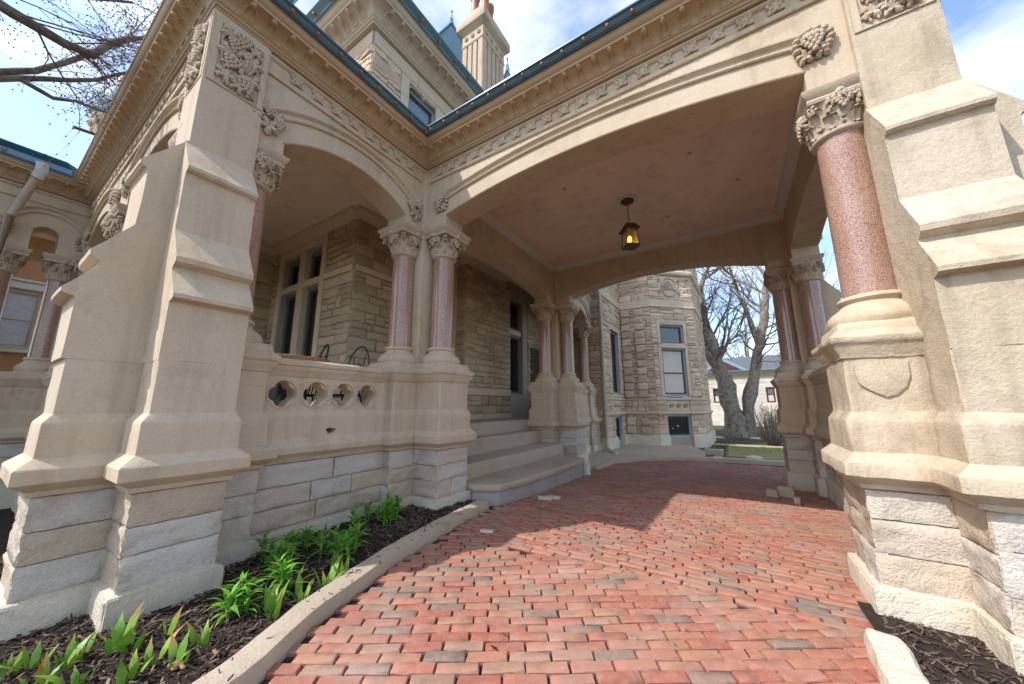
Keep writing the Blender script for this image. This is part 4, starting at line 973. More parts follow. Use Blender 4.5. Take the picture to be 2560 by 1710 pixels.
def carved(fr,w,u0,u1,z0,z1,shell):
    MB().cbox(fr,u0,u1,-.05,.0,z0,z1,.01).build('carved_panel',MTRIM,w)
    m=MB(); c=(u0+u1)/2; zc=(z0+z1)/2; s=(z1-z0)
    if shell:
        for k in range(9):
            a=math.pi*(.02+.96*k/8); m.tube([fr.P(c+.04*math.cos(a),.02,zc-.15*s+.04*math.sin(a)),fr.P(c+.33*s*math.cos(a),.035,zc-.15*s+.42*s*math.sin(a))],[.012,.04],6)
        m.tube([fr.P(c+.4*s*math.cos(t*.3),.02,zc-.02+.44*s*math.sin(t*.3)) for t in range(22)],.025,6)
        for sx in(-1,1):
            for sz in(-1,1): m.tube([fr.P(c+sx*(.52*s+.07*s*math.cos(t*.6)),.02,zc+sz*(.28*s+.07*s*math.sin(t*.6))) for t in range(10)],.02,5)
    else:
        for x in(-.33,0,.33): m.tube([fr.P(c+x*(u1-u0)+.3*s*(1-t/16)*math.cos(t*.7),.02,zc+.3*s*(1-t/16)*math.sin(t*.7)) for t in range(16)],.022,6)
    m.build('carving',MCARVE,w,50)
carved(frd,wd,.42,1.34,1.12,1.48,False); carved(frd,wd,.44,1.36,5.42,6.26,True); carved(frr,wr,1.15,2.05,1.12,1.48,False)
window(wd,frd,.5,1.25,6.6,8.6,-.1); 
frq,wq=tface((-1.02,14.79),(-.92,17.6),[],[])
frb,wb=Fr(-.92,17.6,-1,.2),None
MB().box(WF,-6,-1.2,-18,-17.4,-.3,9.5).build('tower_back_wall',MTOWER,TW); MB().box(WF,-8,-3.6,-17.6,-10.95,4.8,5.0).build('tower_floor',MBRONZE,TW)
mb=MB(); mb.rings([[(-3.5,10.9,9.5),(-3.5,13.45,9.5),(-2.37,13.45,9.5),(-1.02,14.79,9.5),(-.9,18,9.5),(-6,18,9.5),(-6,10.9,9.5)][::1],[(-3.6,11.5,11),(-3.6,13.6,11),(-2.5,13.6,11),(-1.5,15,11),(-1.4,17,11),(-5,17,11),(-5,11.5,11)]],True,True); mb.build('roof',MSLATE,TW)
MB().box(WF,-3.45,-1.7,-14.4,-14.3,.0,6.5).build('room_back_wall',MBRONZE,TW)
# ---------------------------------------------------------------- ground, drive, bed
def sheet(name,x0,x1,y0,y1,nx,ny,zf,mat,**kw):
    mb=MB(); vs=[(x0+(x1-x0)*i/nx,y0+(y1-y0)*j/ny,zf(x0+(x1-x0)*i/nx,y0+(y1-y0)*j/ny)) for j in range(ny+1) for i in range(nx+1)]
    mb.add(vs,[(j*(nx+1)+i,j*(nx+1)+i+1,(j+1)*(nx+1)+i+1,(j+1)*(nx+1)+i) for j in range(ny) for i in range(nx)]); return mb.build(name,mat,None,40,**kw)
sheet('ground',-500,500,-500,500,40,40,lambda x,y:-.6,MLAWN,kind='structure')
sheet('lawn',-60,60,11.1,75,60,60,lambda x,y:-.19+.03*mnoise.noise(Vector((x*.4,y*.4,0)))+max(0,(y-13))*.004,MLAWN,kind='structure')
sheet('side_lawn',-60,-3.2,-30,1.0,40,30,lambda x,y:-.22+.04*mnoise.noise(Vector((x*.5,y*.5,2))),MSOIL,kind='structure')
def kx(y):   # kerb foot line beside the bed
    P=[(-3,-1.2),(.2,-1.85),(.97,-2.07),(1.37,-2.29),(2.24,-2.57),(3.0,-2.71),(3.88,-2.835),(4.0,-2.85)]
    for (a,b),(c,d) in zip(P,P[1:]):
        if y<=c: return b+(d-b)*(y-a)/(c-a)
    return P[-1][1]
dm=MB(); vs=[]; ny,nx=58,20
for j in range(ny+1):
    y=-3+14.6*j/ny; xl=kx(y)-.06 if y<4.05 else -2.95-(.8 if y>7.5 else 0)
    for i in range(nx+1): x=xl+(9-xl)*(i/nx); vs.append((x,y,ground_z(x,y)-.022))
dm.add(vs,[(j*(nx+1)+i,j*(nx+1)+i+1,(j+1)*(nx+1)+i+1,(j+1)*(nx+1)+i) for j in range(ny) for i in range(nx)]); DR=dm.build('driveway',MJOINT,None,40,kind='structure')
rb_=random.Random(3)
def brickmesh(seed):
    q=random.Random(seed); mb=MB(); a,b=.1095,.0358; nx,ny=7,5; vs=[]
    for j in range(ny):
        for i in range(nx):
            x=-a+2*a*i/(nx-1); y=-b+2*b*j/(ny-1); e=(i in(0,nx-1))+(j in(0,ny-1)); z=0
            if i in(1,nx-2): x=math.copysign(a-.007,x)
            if j in(1,ny-2): y=math.copysign(b-.006,y)
            if e: z=-.005-.004*q.random()-(.004 if e==2 else 0)-(.014*q.random() if q.random()<.2 else 0); x*=1-.02*q.random(); y*=1-.03*q.random()
            else: z=.0025*mnoise.noise(Vector((x*40,y*40,seed)))
            vs.append((x,y,z))
    fs=[(j*nx+i,j*nx+i+1,(j+1)*nx+i+1,(j+1)*nx+i) for j in range(ny-1) for i in range(nx-1)]
    rim=[i for i in range(nx)]+[j*nx+nx-1 for j in range(1,ny)]+[(ny-1)*nx+i for i in range(nx-2,-1,-1)]+[j*nx for j in range(ny-2,0,-1)]
    c=len(vs); vs+=[(vs[k][0]*1.01,vs[k][1]*1.01,-.05) for k in rim]; m=len(rim)
    fs+=[(rim[(k+1)%m],rim[k],c+k,c+(k+1)%m)[::-1] for k in range(m)]
    mb.add(vs,fs); return mb
BM=[brickmesh(s) for s in range(8)]; BME=[]
for b in BM:
    me=b.mesh('brick',50); me.materials.append(MBRICK); BME.append(me)
place=[]
def inside(x,y):
    if y<4.0 and x<kx(y)+.02: return False
    if 4.0<=y<7.0 and x<-2.76: return False
    if y>=7.0 and x<-2.75-(y-7.0)*.05: return False
    if 3.1<y<8.7 and x>1.12: return False
    if y<=3.1 and x>(.58 if y<2.86 else .78): return False
    return -1.2<y<10.95 and x<4.5
def course(o,ang,pl,pw,r0,r1,c0,c1,test):
    d=Vector((math.cos(ang),math.sin(ang))); e=Vector((-d.y,d.x))
    for r in range(r0,r1):
        off=(r%2)*.5*pl+rb_.uniform(-.045,.045)
        for c in range(c0,c1):
            p=Vector(o)+d*(c*pl+off)+e*(r*pw)
            if abs(p.x)<6 and test(p.x,p.y) and inside(p.x,p.y): place.append((p.x,p.y,ang))
course((-1.2,2.2),math.radians(33),.2265,.0785,-54,54,-30,30,lambda x,y:y<3.02+.02*math.sin(x*5))
course((0,3.05),0.0,.2265,.0785,0,102,-30,40,lambda x,y:True)
CAMP=Vector((0,0,1.3))
def ps(t): 
    v=Vector((t[0],t[1],0))-CAMP; q=[Vector(r).dot(v) for r in CR]
    if q[2]>-.2: return 0
    sx,sy=q[0]/-q[2]*865,q[1]/-q[2]*865
    if abs(sx)>1330 or abs(sy)>900: return 0
    return abs(v.z)/v.length**3
place.sort(key=ps,reverse=True)
far=MB()
for i,(x,y,a) in enumerate(place):
    wob=fbm((x,y,0),1.1)*.022
    Mx=Matrix.Translation((x+rb_.uniform(-.003,.003),y+rb_.uniform(-.003,.003),ground_z(x,y)+wob+rb_.uniform(-.005,.005)))@Matrix.Rotation(a+rb_.gauss(0,.016),4,'Z')@Matrix.Rotation(rb_.gauss(0,.022),4,'X')@Matrix.Rotation(rb_.gauss(0,.012),4,'Y')
    if i<300: obj('brick',BME[rb_.randrange(8)],None,DR,Mx)
    else:
        b=BM[rb_.randrange(8)]; far.add([Mx@Vector(v) for v in b.v],b.f)
fo=far.build('brick_paving',MBRICKF,DR,50); fo['kind']='stuff'
# white stone slips let into the bricks
for x,y,a,l in((-2.35,3.2,.3,.07),(-2.45,4.75,.2,.10),(-2.36,4.85,.1,.09)):
    MB().cbox(Fr(x,y,math.cos(a),math.sin(a)),-l,l,-.03,.03,-.03,.012,.005).build('stone_slip',MPLIN,DR)
# kerb beside the bed
ke=MB(); Rk=[]
ysk=[-1.5+.12*i for i in range(46)]
for y in ysk:
    x=kx(y); d=(kx(y+.05)-kx(y-.05))/.1; nx,ny=1/math.hypot(1,d),-d/math.hypot(1,d); j=lambda s:.006*mnoise.noise(Vector((x*3,y*6,s)))
    zz=.085
    Rk.append([(x+nx*p,y+ny*p,z+j(p*9+z)) for p,z in((0,-.1),(0.0,.05),(-.012,zz-.006),(-.03,zz+j(1)),(-.15,zz+.006+j(2)),(-.17,zz-.01),(-.17,-.1))])
ke.rings(Rk,True,True); ke=ke.build('kerb',MCONC,None,35,kind='structure')
# far kerb and concrete walk
fk=MB(); R=[]; R2=[]
pts=[(-2.86,7.75),(-2.9,8.4),(-2.75,9.2),(-2.3,10.1),(-1.5,10.8),(-.4,11.15),(1,11.3),(3,11.3),(8,11.2)]
for i,(x,y) in enumerate(pts):
    a=Vector(pts[max(0,i-1)]);b=Vector(pts[min(len(pts)-1,i+1)]); t=(b-a).normalized(); n=Vector((-t.y,t.x)); gz=ground_z(x,y)
    R.append([(x+n.x*p,y+n.y*p,gz+z) for p,z in((0,-.1),(0,.075),(.02,.095),(.16,.098),(.16,-.1))])
fk.rings(R,True,True).build('far_kerb',MCONC,None,30,kind='structure')
wk=MB(); wk.rings([[(-2.75,7.9,-.03),(-2.75,9.25,-.06),(-2.28,10.2,-.08),(-1.45,10.95,-.09),(-.9,11.2,-.09),(-.9,12.6,-.09),(-1.6,14.5,-.07),(-4.2,13.9,-.04),(-4.2,7.9,-.02)],[(-2.75,7.9,-.3),(-2.75,9.25,-.3),(-2.28,10.2,-.3),(-1.45,10.95,-.3),(-.9,11.2,-.3),(-.9,12.6,-.3),(-1.6,14.5,-.3),(-4.2,13.9,-.3),(-4.2,7.9,-.3)]],True,True); wk.build('pavement',MCONC,None,None,kind='structure')
MB().box(WF,-.95,-.45,-12.85,-12.5,-.2,-.02).build('concrete_block',MCONC,None,label='small concrete block on the pavement at the tower foot',category='block')
# planting bed
def bedz(x,y): return .025-.045*max(0,min(1,(1.4-y)/1.2))*max(0,min(1,(-2.35-x)/.5))+.035*max(0,min(1,(-x-2.6)/.6))*min(1,max(0,(y-1.6)))+.018*mnoise.noise(Vector((x*5,y*5,1)))
bd=MB(); ny,nx=60,26; vs=[]
for j in range(ny+1):
    y=-1.6+5.5*j/ny
    for i in range(nx+1):
        x0=-3.75 if y>.3 else -5.5; x1=kx(y)-.14; x=x0+(x1-x0)*i/nx; vs.append((x,y,bedz(x,y)))
bd.add(vs,[(j*(nx+1)+i,j*(nx+1)+i+1,(j+1)*(nx+1)+i+1,(j+1)*(nx+1)+i) for j in range(ny) for i in range(nx)])
bd.build('planting_bed',MSOIL,None,40,kind='structure')
sheet('side_bed',.55,3.2,1.2,3.4,20,20,lambda x,y:.02+.02*mnoise.noise(Vector((x*5,y*5,1))),MSOIL,kind='structure')
ch=MB(); rc=random.Random(9)
def chip(x,y,z,s):
    l=s*rc.uniform(.5,1.3); w=l*rc.uniform(.12,.28); h=l*rc.uniform(.06,.12); a=rc.uniform(0,6.28); Mx=Matrix.Translation((x,y,z+h+.004))@Matrix.Rotation(a,4,'Z')@Matrix.Rotation(rc.gauss(0,.35),4,'Y')@Matrix.Rotation(rc.gauss(0,.3),4,'X')
    k=rc.uniform(.5,.9)
    ch.add([Mx@Vector(v) for v in((-l,-w,-h),(l,-w*k,-h),(l,w*k,-h),(-l,w,-h),(-l*.9,-w*.8,h),(l*.95,-w*k*.7,h),(l*.9,w*k*.7,h),(-l*.95,w*.8,h))],[(4,5,6,7),(0,1,5,4),(1,2,6,5),(2,3,7,6),(3,0,4,7)])
for _ in range(24000):
    y=-.7+4.6*rc.random()**1.25; x1=kx(y)-.13; x=x1-(x1+5.6)*rc.random()
    if x<-3.7 and y>.42: continue
    chip(x,y,bedz(x,y)+rc.uniform(-.004,.012),.026 if y<2.5 else .03)
for _ in range(2500):
    y=-.8+1.4*rc.random(); x=-5.6+1.55*rc.random(); chip(x,y,max(bedz(x,y),-.09) if y<.3 else -.08,.03)
for _ in range(2600):
    x=.62+1.3*rc.random(); y=1.9+1.35*rc.random(); chip(x,y,.02+.02*mnoise.noise(Vector((x*5,y*5,1))),.022)
for _ in range(45):
    y=.2+3.6*rc.random(); x=kx(y)-.16*rc.random(); chip(x,y,.088,.016)
for _ in range(60):
    x=rc.uniform(-1.8,.4); y=rc.uniform(1.5,5); chip(x,y,.004,.016)
ch.build('mulch',MCHIP,None,None,kind='stuff',label='dark shredded bark mulch covering the planting beds',category='mulch')
# rough edging stone at lower right
es=MB(); loft(es,[Vector(p) for p in((.42,2.0),(.60,2.05),(.64,2.86),(.47,2.90))],[(0,-.2),(.0,.04),(-.012,.085),(-.03,.10),(-.06,.104)],.035,.02,7,.02)
tag(es.build('edging_stone',MPLIN,None,35),'rough pale limestone edging block between bricks and mulch at lower right','stone')
for x,y,a,s in((.52,7.05,.3,.12),(.34,6.95,-.4,.08),(.60,6.55,.8,.05)):
    m=MB(); loft(m,[Vector((x+s*c,y+s*.6*d)) for c,d in((-1,-.8),(.9,-1),(1.1,.7),(-.6,1))],[(0,-.12),(0,.02),(-.02,.03 if s<.1 else .07),(-.05,.035 if s<.1 else .075)],.04,.02,9,.015)
    tag(m.build('loose_stone',MCONC,None,35),{.12:'largest loose grey stone on the bricks by the far right pier',.08:'middle sized loose stone lying beside the far right pier',.05:'smallest flat stone chip nearest the camera by the right low wall'}[s],'stone')
# ---------------------------------------------------------------- steps
ST=thing('entrance_steps','weathered concrete entrance steps rising from the brick drive into the porch','steps',(-3.3,5.7,0))
def step(y0,y1,x0,x1,z0,z1,mat,name,rough=.012):
    m=MB(); loft(m,[Vector(p) for p in((x0,y0),(x1,y0),(x1,y1),(x0,y1))],[(0,z0),(0,z1-.02),(-.008,z1-.005),(-.03,z1)],.05,rough*.5,8,rough); return m.build(name,mat,ST,35)
step(3.9,7.56,-4.6,-4.25,.7,.98,MCONC,'step'); step(3.9,7.56,-4.5,-3.93,.45,.74,MCONC,'step'); step(3.88,7.52,-4.4,-3.38,.15,.47,MCONC,'step')
sp=[(-3.6,3.95),(-3.1,3.93),(-2.95,3.98),(-2.80,4.12),(-2.73,4.4),(-2.70,4.9),(-2.68,5.6),(-2.68,6.3),(-2.70,7.0),(-2.72,7.06),(-2.80,7.12),(-3.6,7.3)]
sp=[Vector(p) for p in sp]
m=MB(); loft(m,sp,[(-.02,.165),(.0,.17),(.012,.195),(.008,.235),(-.015,.252),(-.05,.256)],.05,.016,10,.008); m.build('slab',MCONC,ST,35)
m=MB(); loft(m,sp,[(-.03,-.25),(-.025,.1),(-.04,.18)],.08,.008,6,.004); m.build('riser',MCONCG,ST,35)
MB().box(WF,-2.75,-2.66,-7.2,-7.08,-.12,.15).build('white_block',MWHITE,ST)
# ---------------------------------------------------------------- lantern
LA=thing('lantern','bronze pendant lantern with glowing bulb hanging from the ceiling','lantern',(-1.275,5.9,4.955))
MB().lathe([(.17,4.956),(.175,4.94),(.165,4.928),(.11,4.926)],-1.275,5.9,28).build('ceiling_rose',MGREYM,LA,40)
MB().lathe([(.115,4.93),(.11,4.905),(.07,4.88),(.03,4.865),(.0,4.86)],-1.275,5.9,24).build('canopy',MBRONZE,LA,40)
for k in range(9):
    z=4.85-.042*k; m=MB(); m.tube([(-1.275+.011*math.cos(t*.7)*(k%2),5.9+.011*math.cos(t*.7)*(1-k%2),z+.026*math.sin(t*.7)) for t in range(10)],.0035,5); m.build('chain_link',MBRONZE,LA)
LF=Fr(-1.275,5.9,.82,.57)
def frus(mb,a,b,z0,z1): mb.rings([[LF.P(-a,-a,z0),LF.P(a,-a,z0),LF.P(a,a,z0),LF.P(-a,a,z0)],[LF.P(-b,-b,z1),LF.P(b,-b,z1),LF.P(b,b,z1),LF.P(-b,b,z1)]],True,True)
m=MB(); frus(m,.145,.10,4.36,4.42); frus(m,.10,.085,4.42,4.455); frus(m,.085,.03,4.455,4.485); frus(m,.125,.145,4.335,4.36); m.build('lantern_roof',MBRONZE,LA)
m=MB()
for a in(-1,1):
    for b in(-1,1): m.tube([LF.P(a*.095,b*.095,4.34),LF.P(a*.112,b*.112,4.06)],.008,5)
frus(m,.125,.115,4.035,4.06); m.build('lantern_frame',MBRONZE,LA)
for q in range(4):
    f2=[LF.P(-.095,.094,4.335),LF.P(.095,.094,4.335),LF.P(.11,.11,4.062),LF.P(-.11,.11,4.062)]; R4=Matrix.Translation((-1.275,5.9,0))@Matrix.Rotation(q*math.pi/2,4,'Z')@Matrix.Translation((1.275,-5.9,0))
    v=[R4@Vector(p) for p in f2]; c=Vector((-1.275,5.9,4.2)); w=[p+(c-p).normalized()*.006 for p in v]
    MB().add(v+w,[(0,1,2,3),(7,6,5,4),(0,4,5,1),(1,5,6,2),(2,6,7,3),(3,7,4,0)]).build('pane',MLAMPG,LA)
    m=MB(); m.tube([(v[0]+v[1])/2,(v[2]+v[3])/2],.003,4); m.build('glazing_bar',MBRONZE,LA)
MB().lathe([(.0,4.13),(.03,4.15),(.036,4.18),(.025,4.22),(.015,4.24)],-1.275,5.9,12).build('bulb',MBULB,LA,60)
# ---------------------------------------------------------------- downspouts
def spout(name,label,path,r=.055,foot=True):
    D=thing(name,label,'downspout',path[-1])
    m=MB(); m.tube(path,r,8); m.build('pipe',MSPOUT,D,50); return D
D=spout('rear_downspout','tan metal downspout with curved foot beside the rear wall window',[(-3.40,10.72,5.0),(-3.40,10.72,4.6),(-3.40,10.72,.5),(-3.39,10.70,.2),(-3.36,10.65,.06),(-3.26,10.55,-.01),(-3.05,10.40,-.05)])
MB().tube([(-3.06,10.41,-.048),(-3.0,10.36,-.058)],.062,8).build('shoe',MZINC,D)
D=spout('wing_downspout','tan square downspout on the shaded wing at the left edge',[(-9.2,.12,4.95),(-9.35,.05,4.6),(-9.4,-.02,4.3),(-9.4,-.05,2.5),(-9.4,-.05,.4)],.055)
MB().tube([(-9.18,.13,4.96),(-9.12,.15,5.08),(-9.1,.14,5.2)],.07,8).build('spout_elbow',MZINC,D,50)
# ---------------------------------------------------------------- table and chairs
TX,TY,TZ=-4.62,2.10,.015
TB=thing('mosaic_table','round table with tiled brick red rim behind the balustrade','table',(-4.62,2.10,.985))
MB().lathe([(.44,1.85),(.46,1.855),(.46,1.88),(.45,1.884)],TX,TY,48).build('table_top',MGREYM,TB,40)
tl=MB().box(WF,-.024,.024,-.004,.004,-.016,.016).mesh('rim_tile'); tl.materials.append(MTILE)
for k in range(54):
    a=2*math.pi*k/54; obj('rim_tile',tl,None,TB,Matrix.Translation((TX+.463*math.cos(a),TY+.463*math.sin(a),1.864))@Matrix.Rotation(a+math.pi/2,4,'Z'))
MB().tube([(TX,TY,1.85),(TX,TY,1.03)],.03,8).build('pedestal',MIRON,TB)
m=MB()
for k in range(3): a=k*2.1; m.tube([(TX,TY,1.06),(TX+.2*math.cos(a),TY+.2*math.sin(a),1.03),(TX+.3*math.cos(a),TY+.3*math.sin(a),.99)],.015,6)
m.build('foot',MIRON,TB)
def chair(label,x,y,rz):
    C=thing('bistro_chair',label,'chair',(x,y,.985),'black wire chairs at the porch table'); fr=Fr(x,y,math.cos(rz),math.sin(rz))
    MB().lathe([(.01,1.43),(.2,1.435),(.205,1.45),(.2,1.465),(.01,1.462)],x,y,20).build('seat',MIRON,C,40)
    for u in(-1,1):
        for n in(-1,1): MB().tube([fr.P(.14*u,.14*n,1.44),fr.P(.19*u,.19*n,.99)],.011,6).build('leg',MIRON,C)
    def hoop(w,h): return [fr.P(-w*math.cos(math.pi*i/14),-.19-.10*math.sin(math.pi*i/14)*h/.6,1.45+h*math.sin(math.pi*i/14)**.75) for i in range(15)]
    MB().tube(hoop(.20,.74),.012,6).build('back_hoop',MIRON,C); MB().tube(hoop(.08,.48),.008,6).build('inner_hoop',MIRON,C)
    for s in(-1,1): MB().tube([fr.P(.09*s,-.19,1.45),fr.P(.06*s,-.25,1.8),fr.P(.09*s,-.28,2.03)],.007,5).build('spindle',MIRON,C)
chair('black wire chair with hoop back standing right of the porch table',-4.55,2.86,math.radians(25)); chair('black wire chair partly hidden behind the porch table',-5.0,2.45,math.radians(-10))
UB=MB(); UB.lathe([(.03,2.0),(.5,1.6),(.5,1.58),(.03,1.95)],-7.6,2.6,8); tag(UB.build('teal_parasol',MTEAL,None,30),'folded teal cloth seen through the balustrade openings','parasol')
# ---------------------------------------------------------------- plants
rp_=random.Random(17)
def blade(seed,l=1.0,w=.11,bend=.3,curl=.1):
    q=random.Random(seed); mb=MB(); R=[]
    K=8; tw=q.uniform(-.5,.5)
    for i in range(K+1):
        t=i/K; ww=w*(.55+1.1*t-1.65*t*t*t if t<.75 else max(.02,(1-t)*2.4*.73)); ww=max(.004,ww); x=bend*t*t*l+curl*max(0,t-.6)**2*4; z=l*(t-.25*t*t*abs(bend)); a=tw*t
        c,s=math.cos(a),math.sin(a)
        R.append([(x-s*ww*.5,-c*ww*.5,z),(x+.10*ww,0,z+.003),(x+s*ww*.5,c*ww*.5,z),(x-.04*ww,0,z-.003)])
    mb.rings(R,True,True); m=mb.mesh('leaf',60); return m
IR=[blade(s,1.0,.20,b,.1) for s,b in((1,.05),(2,.25),(3,.4),(4,.12),(5,.6))]
for m in IR: m.materials.append(MIRIS)
def iris(label,x,y,n,h,z=None):
    z=bedz(x,y) if z is None else z; I=thing('iris_clump',label,'plant',(x,y,z),'young iris shoots in the mulch bed'); a0=rp_.uniform(0,6.28)
    for k in range(n):
        a=a0+(k-(n-1)/2)*.45+(math.pi if k%2 else 0); hh=h*rp_.uniform(.5,1.1)
        obj('leaf',rp_.choice(IR),None,I,Matrix.Translation((x+.02*math.cos(a)*k*.5,y+.02*math.sin(a)*k*.5,z-.01))@Matrix.Rotation(a,4,'Z')@Matrix.Rotation(rp_.uniform(.0,.35),4,'Y')@Matrix.Diagonal((hh,hh*rp_.uniform(1.0,1.4),hh,1)))
LFM=[]
for s in range(4):
    m=blade(s+40,1.0,.26,.45+.15*s,.1); m.materials.append(MLEAF); LFM.append(m)
def lily(label,x,y,h,n=1,z=None,sp=.05,lv=11):
    z=bedz(x,y) if z is None else z; I=thing('leafy_plant',label,'plant',(x,y,z),'bright green leafy plants in the mulch bed')
    for s in range(n):
        px,py=x+rp_.uniform(-sp,sp),y+rp_.uniform(-sp,sp); hh=h*rp_.uniform(.7,1.1); lean=(rp_.uniform(-.1,.1)*hh,rp_.uniform(-.1,.1)*hh)
        MB().tube([(px,py,z-.01),(px+lean[0]*.5,py+lean[1]*.5,z+hh*.5),(px+lean[0],py+lean[1],z+hh)],[.006,.005,.003],5).build('stem',MLEAF,I)
        for k in range(lv):
            t=.2+.8*k/(lv-1); a=k*2.4+s; ll=(.07+.06*math.sin(math.pi*min(1,t*.85)))*(h/.2)**.4
            obj('leaf',rp_.choice(LFM),None,I,Matrix.Translation((px+lean[0]*t,py+lean[1]*t,z+hh*t*.97))@Matrix.Rotation(a,4,'Z')@Matrix.Rotation(1.05-.75*t+rp_.uniform(-.15,.15),4,'Y')@Matrix.Diagonal((ll,ll,ll,1)))
G=lambda s:s
near=[('at the very bottom left corner beside the dry leaf',-3.22,0.34),('with two blades in front of the left buttress plinth',-3.17,0.41),('low and yellow tipped left of the tall shoot',-3.01,0.50),('tallest, standing before the buttress corner',-2.98,0.66),('bent over beside the tallest shoot',-2.90,0.70),('with a yellow blade at the bed centre',-2.64,0.71),('small single shoot below the plinth joint',-2.88,0.84),('pointed and upright at the bottom edge',-2.92,0.42),('curling near the kerb at the bottom',-2.76,0.50),('broad leaved nearest the kerb',-2.58,0.64),('with a dry orange leaf at its foot',-2.50,0.78),('slender and yellowing nearest the big clump',-2.60,0.92),('half hidden at the lower left',-3.05,0.55)]
for k,(d,x,y) in enumerate(near): iris('young green iris shoot '+d,x,y,rp_.choice((5,6,7)) if k!=6 else 2,.15 if k not in(3,) else .22)
mid=[('left front of the big clump',-2.62,1.25),('middle of the big clump',-2.76,1.43),('right of the big clump near the kerb',-2.60,1.60),('back of the big clump',-3.05,1.52),('with brown tips at the kerb side of the clump',-2.56,1.42),('yellowing at the front edge of the clump',-2.55,1.24),('at the upper end of the clump',-2.80,1.80),('at the kerb just past the clump',-2.62,1.74)]
for d,x,y in mid: iris('iris shoot '+d,x,y,6,.20)
lil=[('feathery green plant at the near end of the clump',-2.76,1.13,.15,5),('single leafy stem by the balustrade plinth',-3.42,1.55,.17,2),('leafy stem rising at the back left of the clump',-3.35,1.75,.17,2),('leafy stem at the back of the clump',-3.35,1.90,.17,2),('dense leafy top in the centre of the clump',-3.10,1.55,.17,4),('leafy plant at the front centre of the clump',-2.80,1.42,.17,3),('leafy stem right of the clump centre',-3.12,1.90,.16,3),('leafy stem at the right end of the clump',-2.95,2.02,.18,2),('tall leafy stem apart at the right of the clump',-2.84,1.90,.18,2),('small lone leafy stem in the mulch',-3.38,2.32,.18,1)]
for d,x,y,h,n in lil: lily(d,x,y,h*1.15,n+1,None,.06)
lily('rounded bright green clump at the far end of the bed',-3.40,2.74,.2,18,None,.16,9)
lily('green sprig at the bottom right corner',.80,2.35,.12,2,.02)
# dry leaves
dl=MB(); add_vleaf(dl,(0,0,0),.045,0,.012,1,5); dlm=dl.mesh('dry_leaf',40); dlm.materials.append(MDRY)
for d,x,y,z in(('curled dry leaf against the plinth end',-3.0,1.22,None),('dry leaf among the iris in the foreground',-2.46,.78,None),('dry leaf behind the big clump',-2.95,1.62,None),('pale dry leaf near the rounded clump',-2.85,2.75,None),('brown dry leaf in the clump',-2.66,1.72,None),('dry leaf at the far left bottom',-2.90,.02,None),('tiny orange leaf on the bricks by the slab',-2.2,5.2,.0)):
    z=bedz(x,y) if z is None else z; tag(obj('dry_leaf',dlm,None,None,Matrix.Translation((x,y,z+.02))@Matrix.Rotation(rp_.uniform(0,6),4,'Z')@Matrix.Rotation(-1.2,4,'X')),d,'leaf','fallen dry leaves')
# ---------------------------------------------------------------- trees
LIM=[None]
def grow(mb,tw,p,d,r,L,depth,q,minr=.004,up=.15,wig=.25,buds=None,kt=6,br=(2,3)):
    n=max(3,int(L/ (0.35 if r>.05 else .18))); pts=[p.copy()];rad=[r]; cur=p.copy(); dd=d.normalized()
    r1=r*(.62 if depth>0 else .35)
    for i in range(n):
        dd=(dd+Vector((q.gauss(0,wig),q.gauss(0,wig),q.gauss(0,wig)*.8+up*.3))*(.28)).normalized(); cur=cur+dd*(L/n)
        if LIM[0] and LIM[0](cur): break
        pts.append(cur.copy()); rad.append(r+(r1-r)*(i+1)/n)
    if len(pts)<2: return
    n=len(pts)-1
    (mb if r>.03 else tw).tube(pts,rad,kt if r>.05 else (5 if r>.015 else 3),True)
    if buds is not None and r<.012:
        for k in range(q.randrange(1,4)):
            b=pts[q.randrange(1,len(pts))]; buds.sphere((b.x,b.y,b.z),.0075,4,3,(1,1,1.6))
    if depth<=0: return
    for k in range(q.randrange(br[0],br[1]+1)):
        i=q.randrange(max(1,min(n,n//3)),n+1); ax=Vector((q.gauss(0,1),q.gauss(0,1),q.gauss(0,1))).cross(dd).normalized(); an=q.uniform(.4,1.0)
        nd=(Matrix.Rotation(an,3,ax)@dd); grow(mb,tw,pts[i],nd,rad[i]*q.uniform(.45,.7),L*q.uniform(.5,.8),depth-1,q,minr,up,wig,buds,kt,br)
    grow(mb,tw,pts[-1],dd,rad[-1]*.95,L*q.uniform(.6,.85),depth-1,q,minr,up,wig,buds,kt,br)
def limb(mb,pts,r0,r1,k=9,rough=0.0):
    P=[];Q=[]
    for i in range(len(pts)-1):
        a,b=Vector(pts[i]),Vector(pts[i+1])
        for j in range(4): P.append(a.lerp(b,j/4))
    P.append(Vector(pts[-1])); n=len(P); k=k if r0<.3 or k<10 else 14
    P=[p+Vector((mnoise.noise(p*1.7),mnoise.noise(p*1.7+Vector((9,0,0))),0))*rough for p in P]
    b0=len(mb.v); mb.tube(P,[r0+(r1-r0)*i/(n-1) for i in range(n)],k)
    if rough>.06:
        for i in range(b0,len(mb.v)):
            v=Vector(mb.v[i]); c=P[min(n-1,(i-b0)//k)]; d=v-c; mb.v[i]=tuple(c+d*(1+.5*mnoise.noise(Vector((v.x*3,v.y*3,v.z*1.1)))+.2*mnoise.noise(v*7)))
    return P
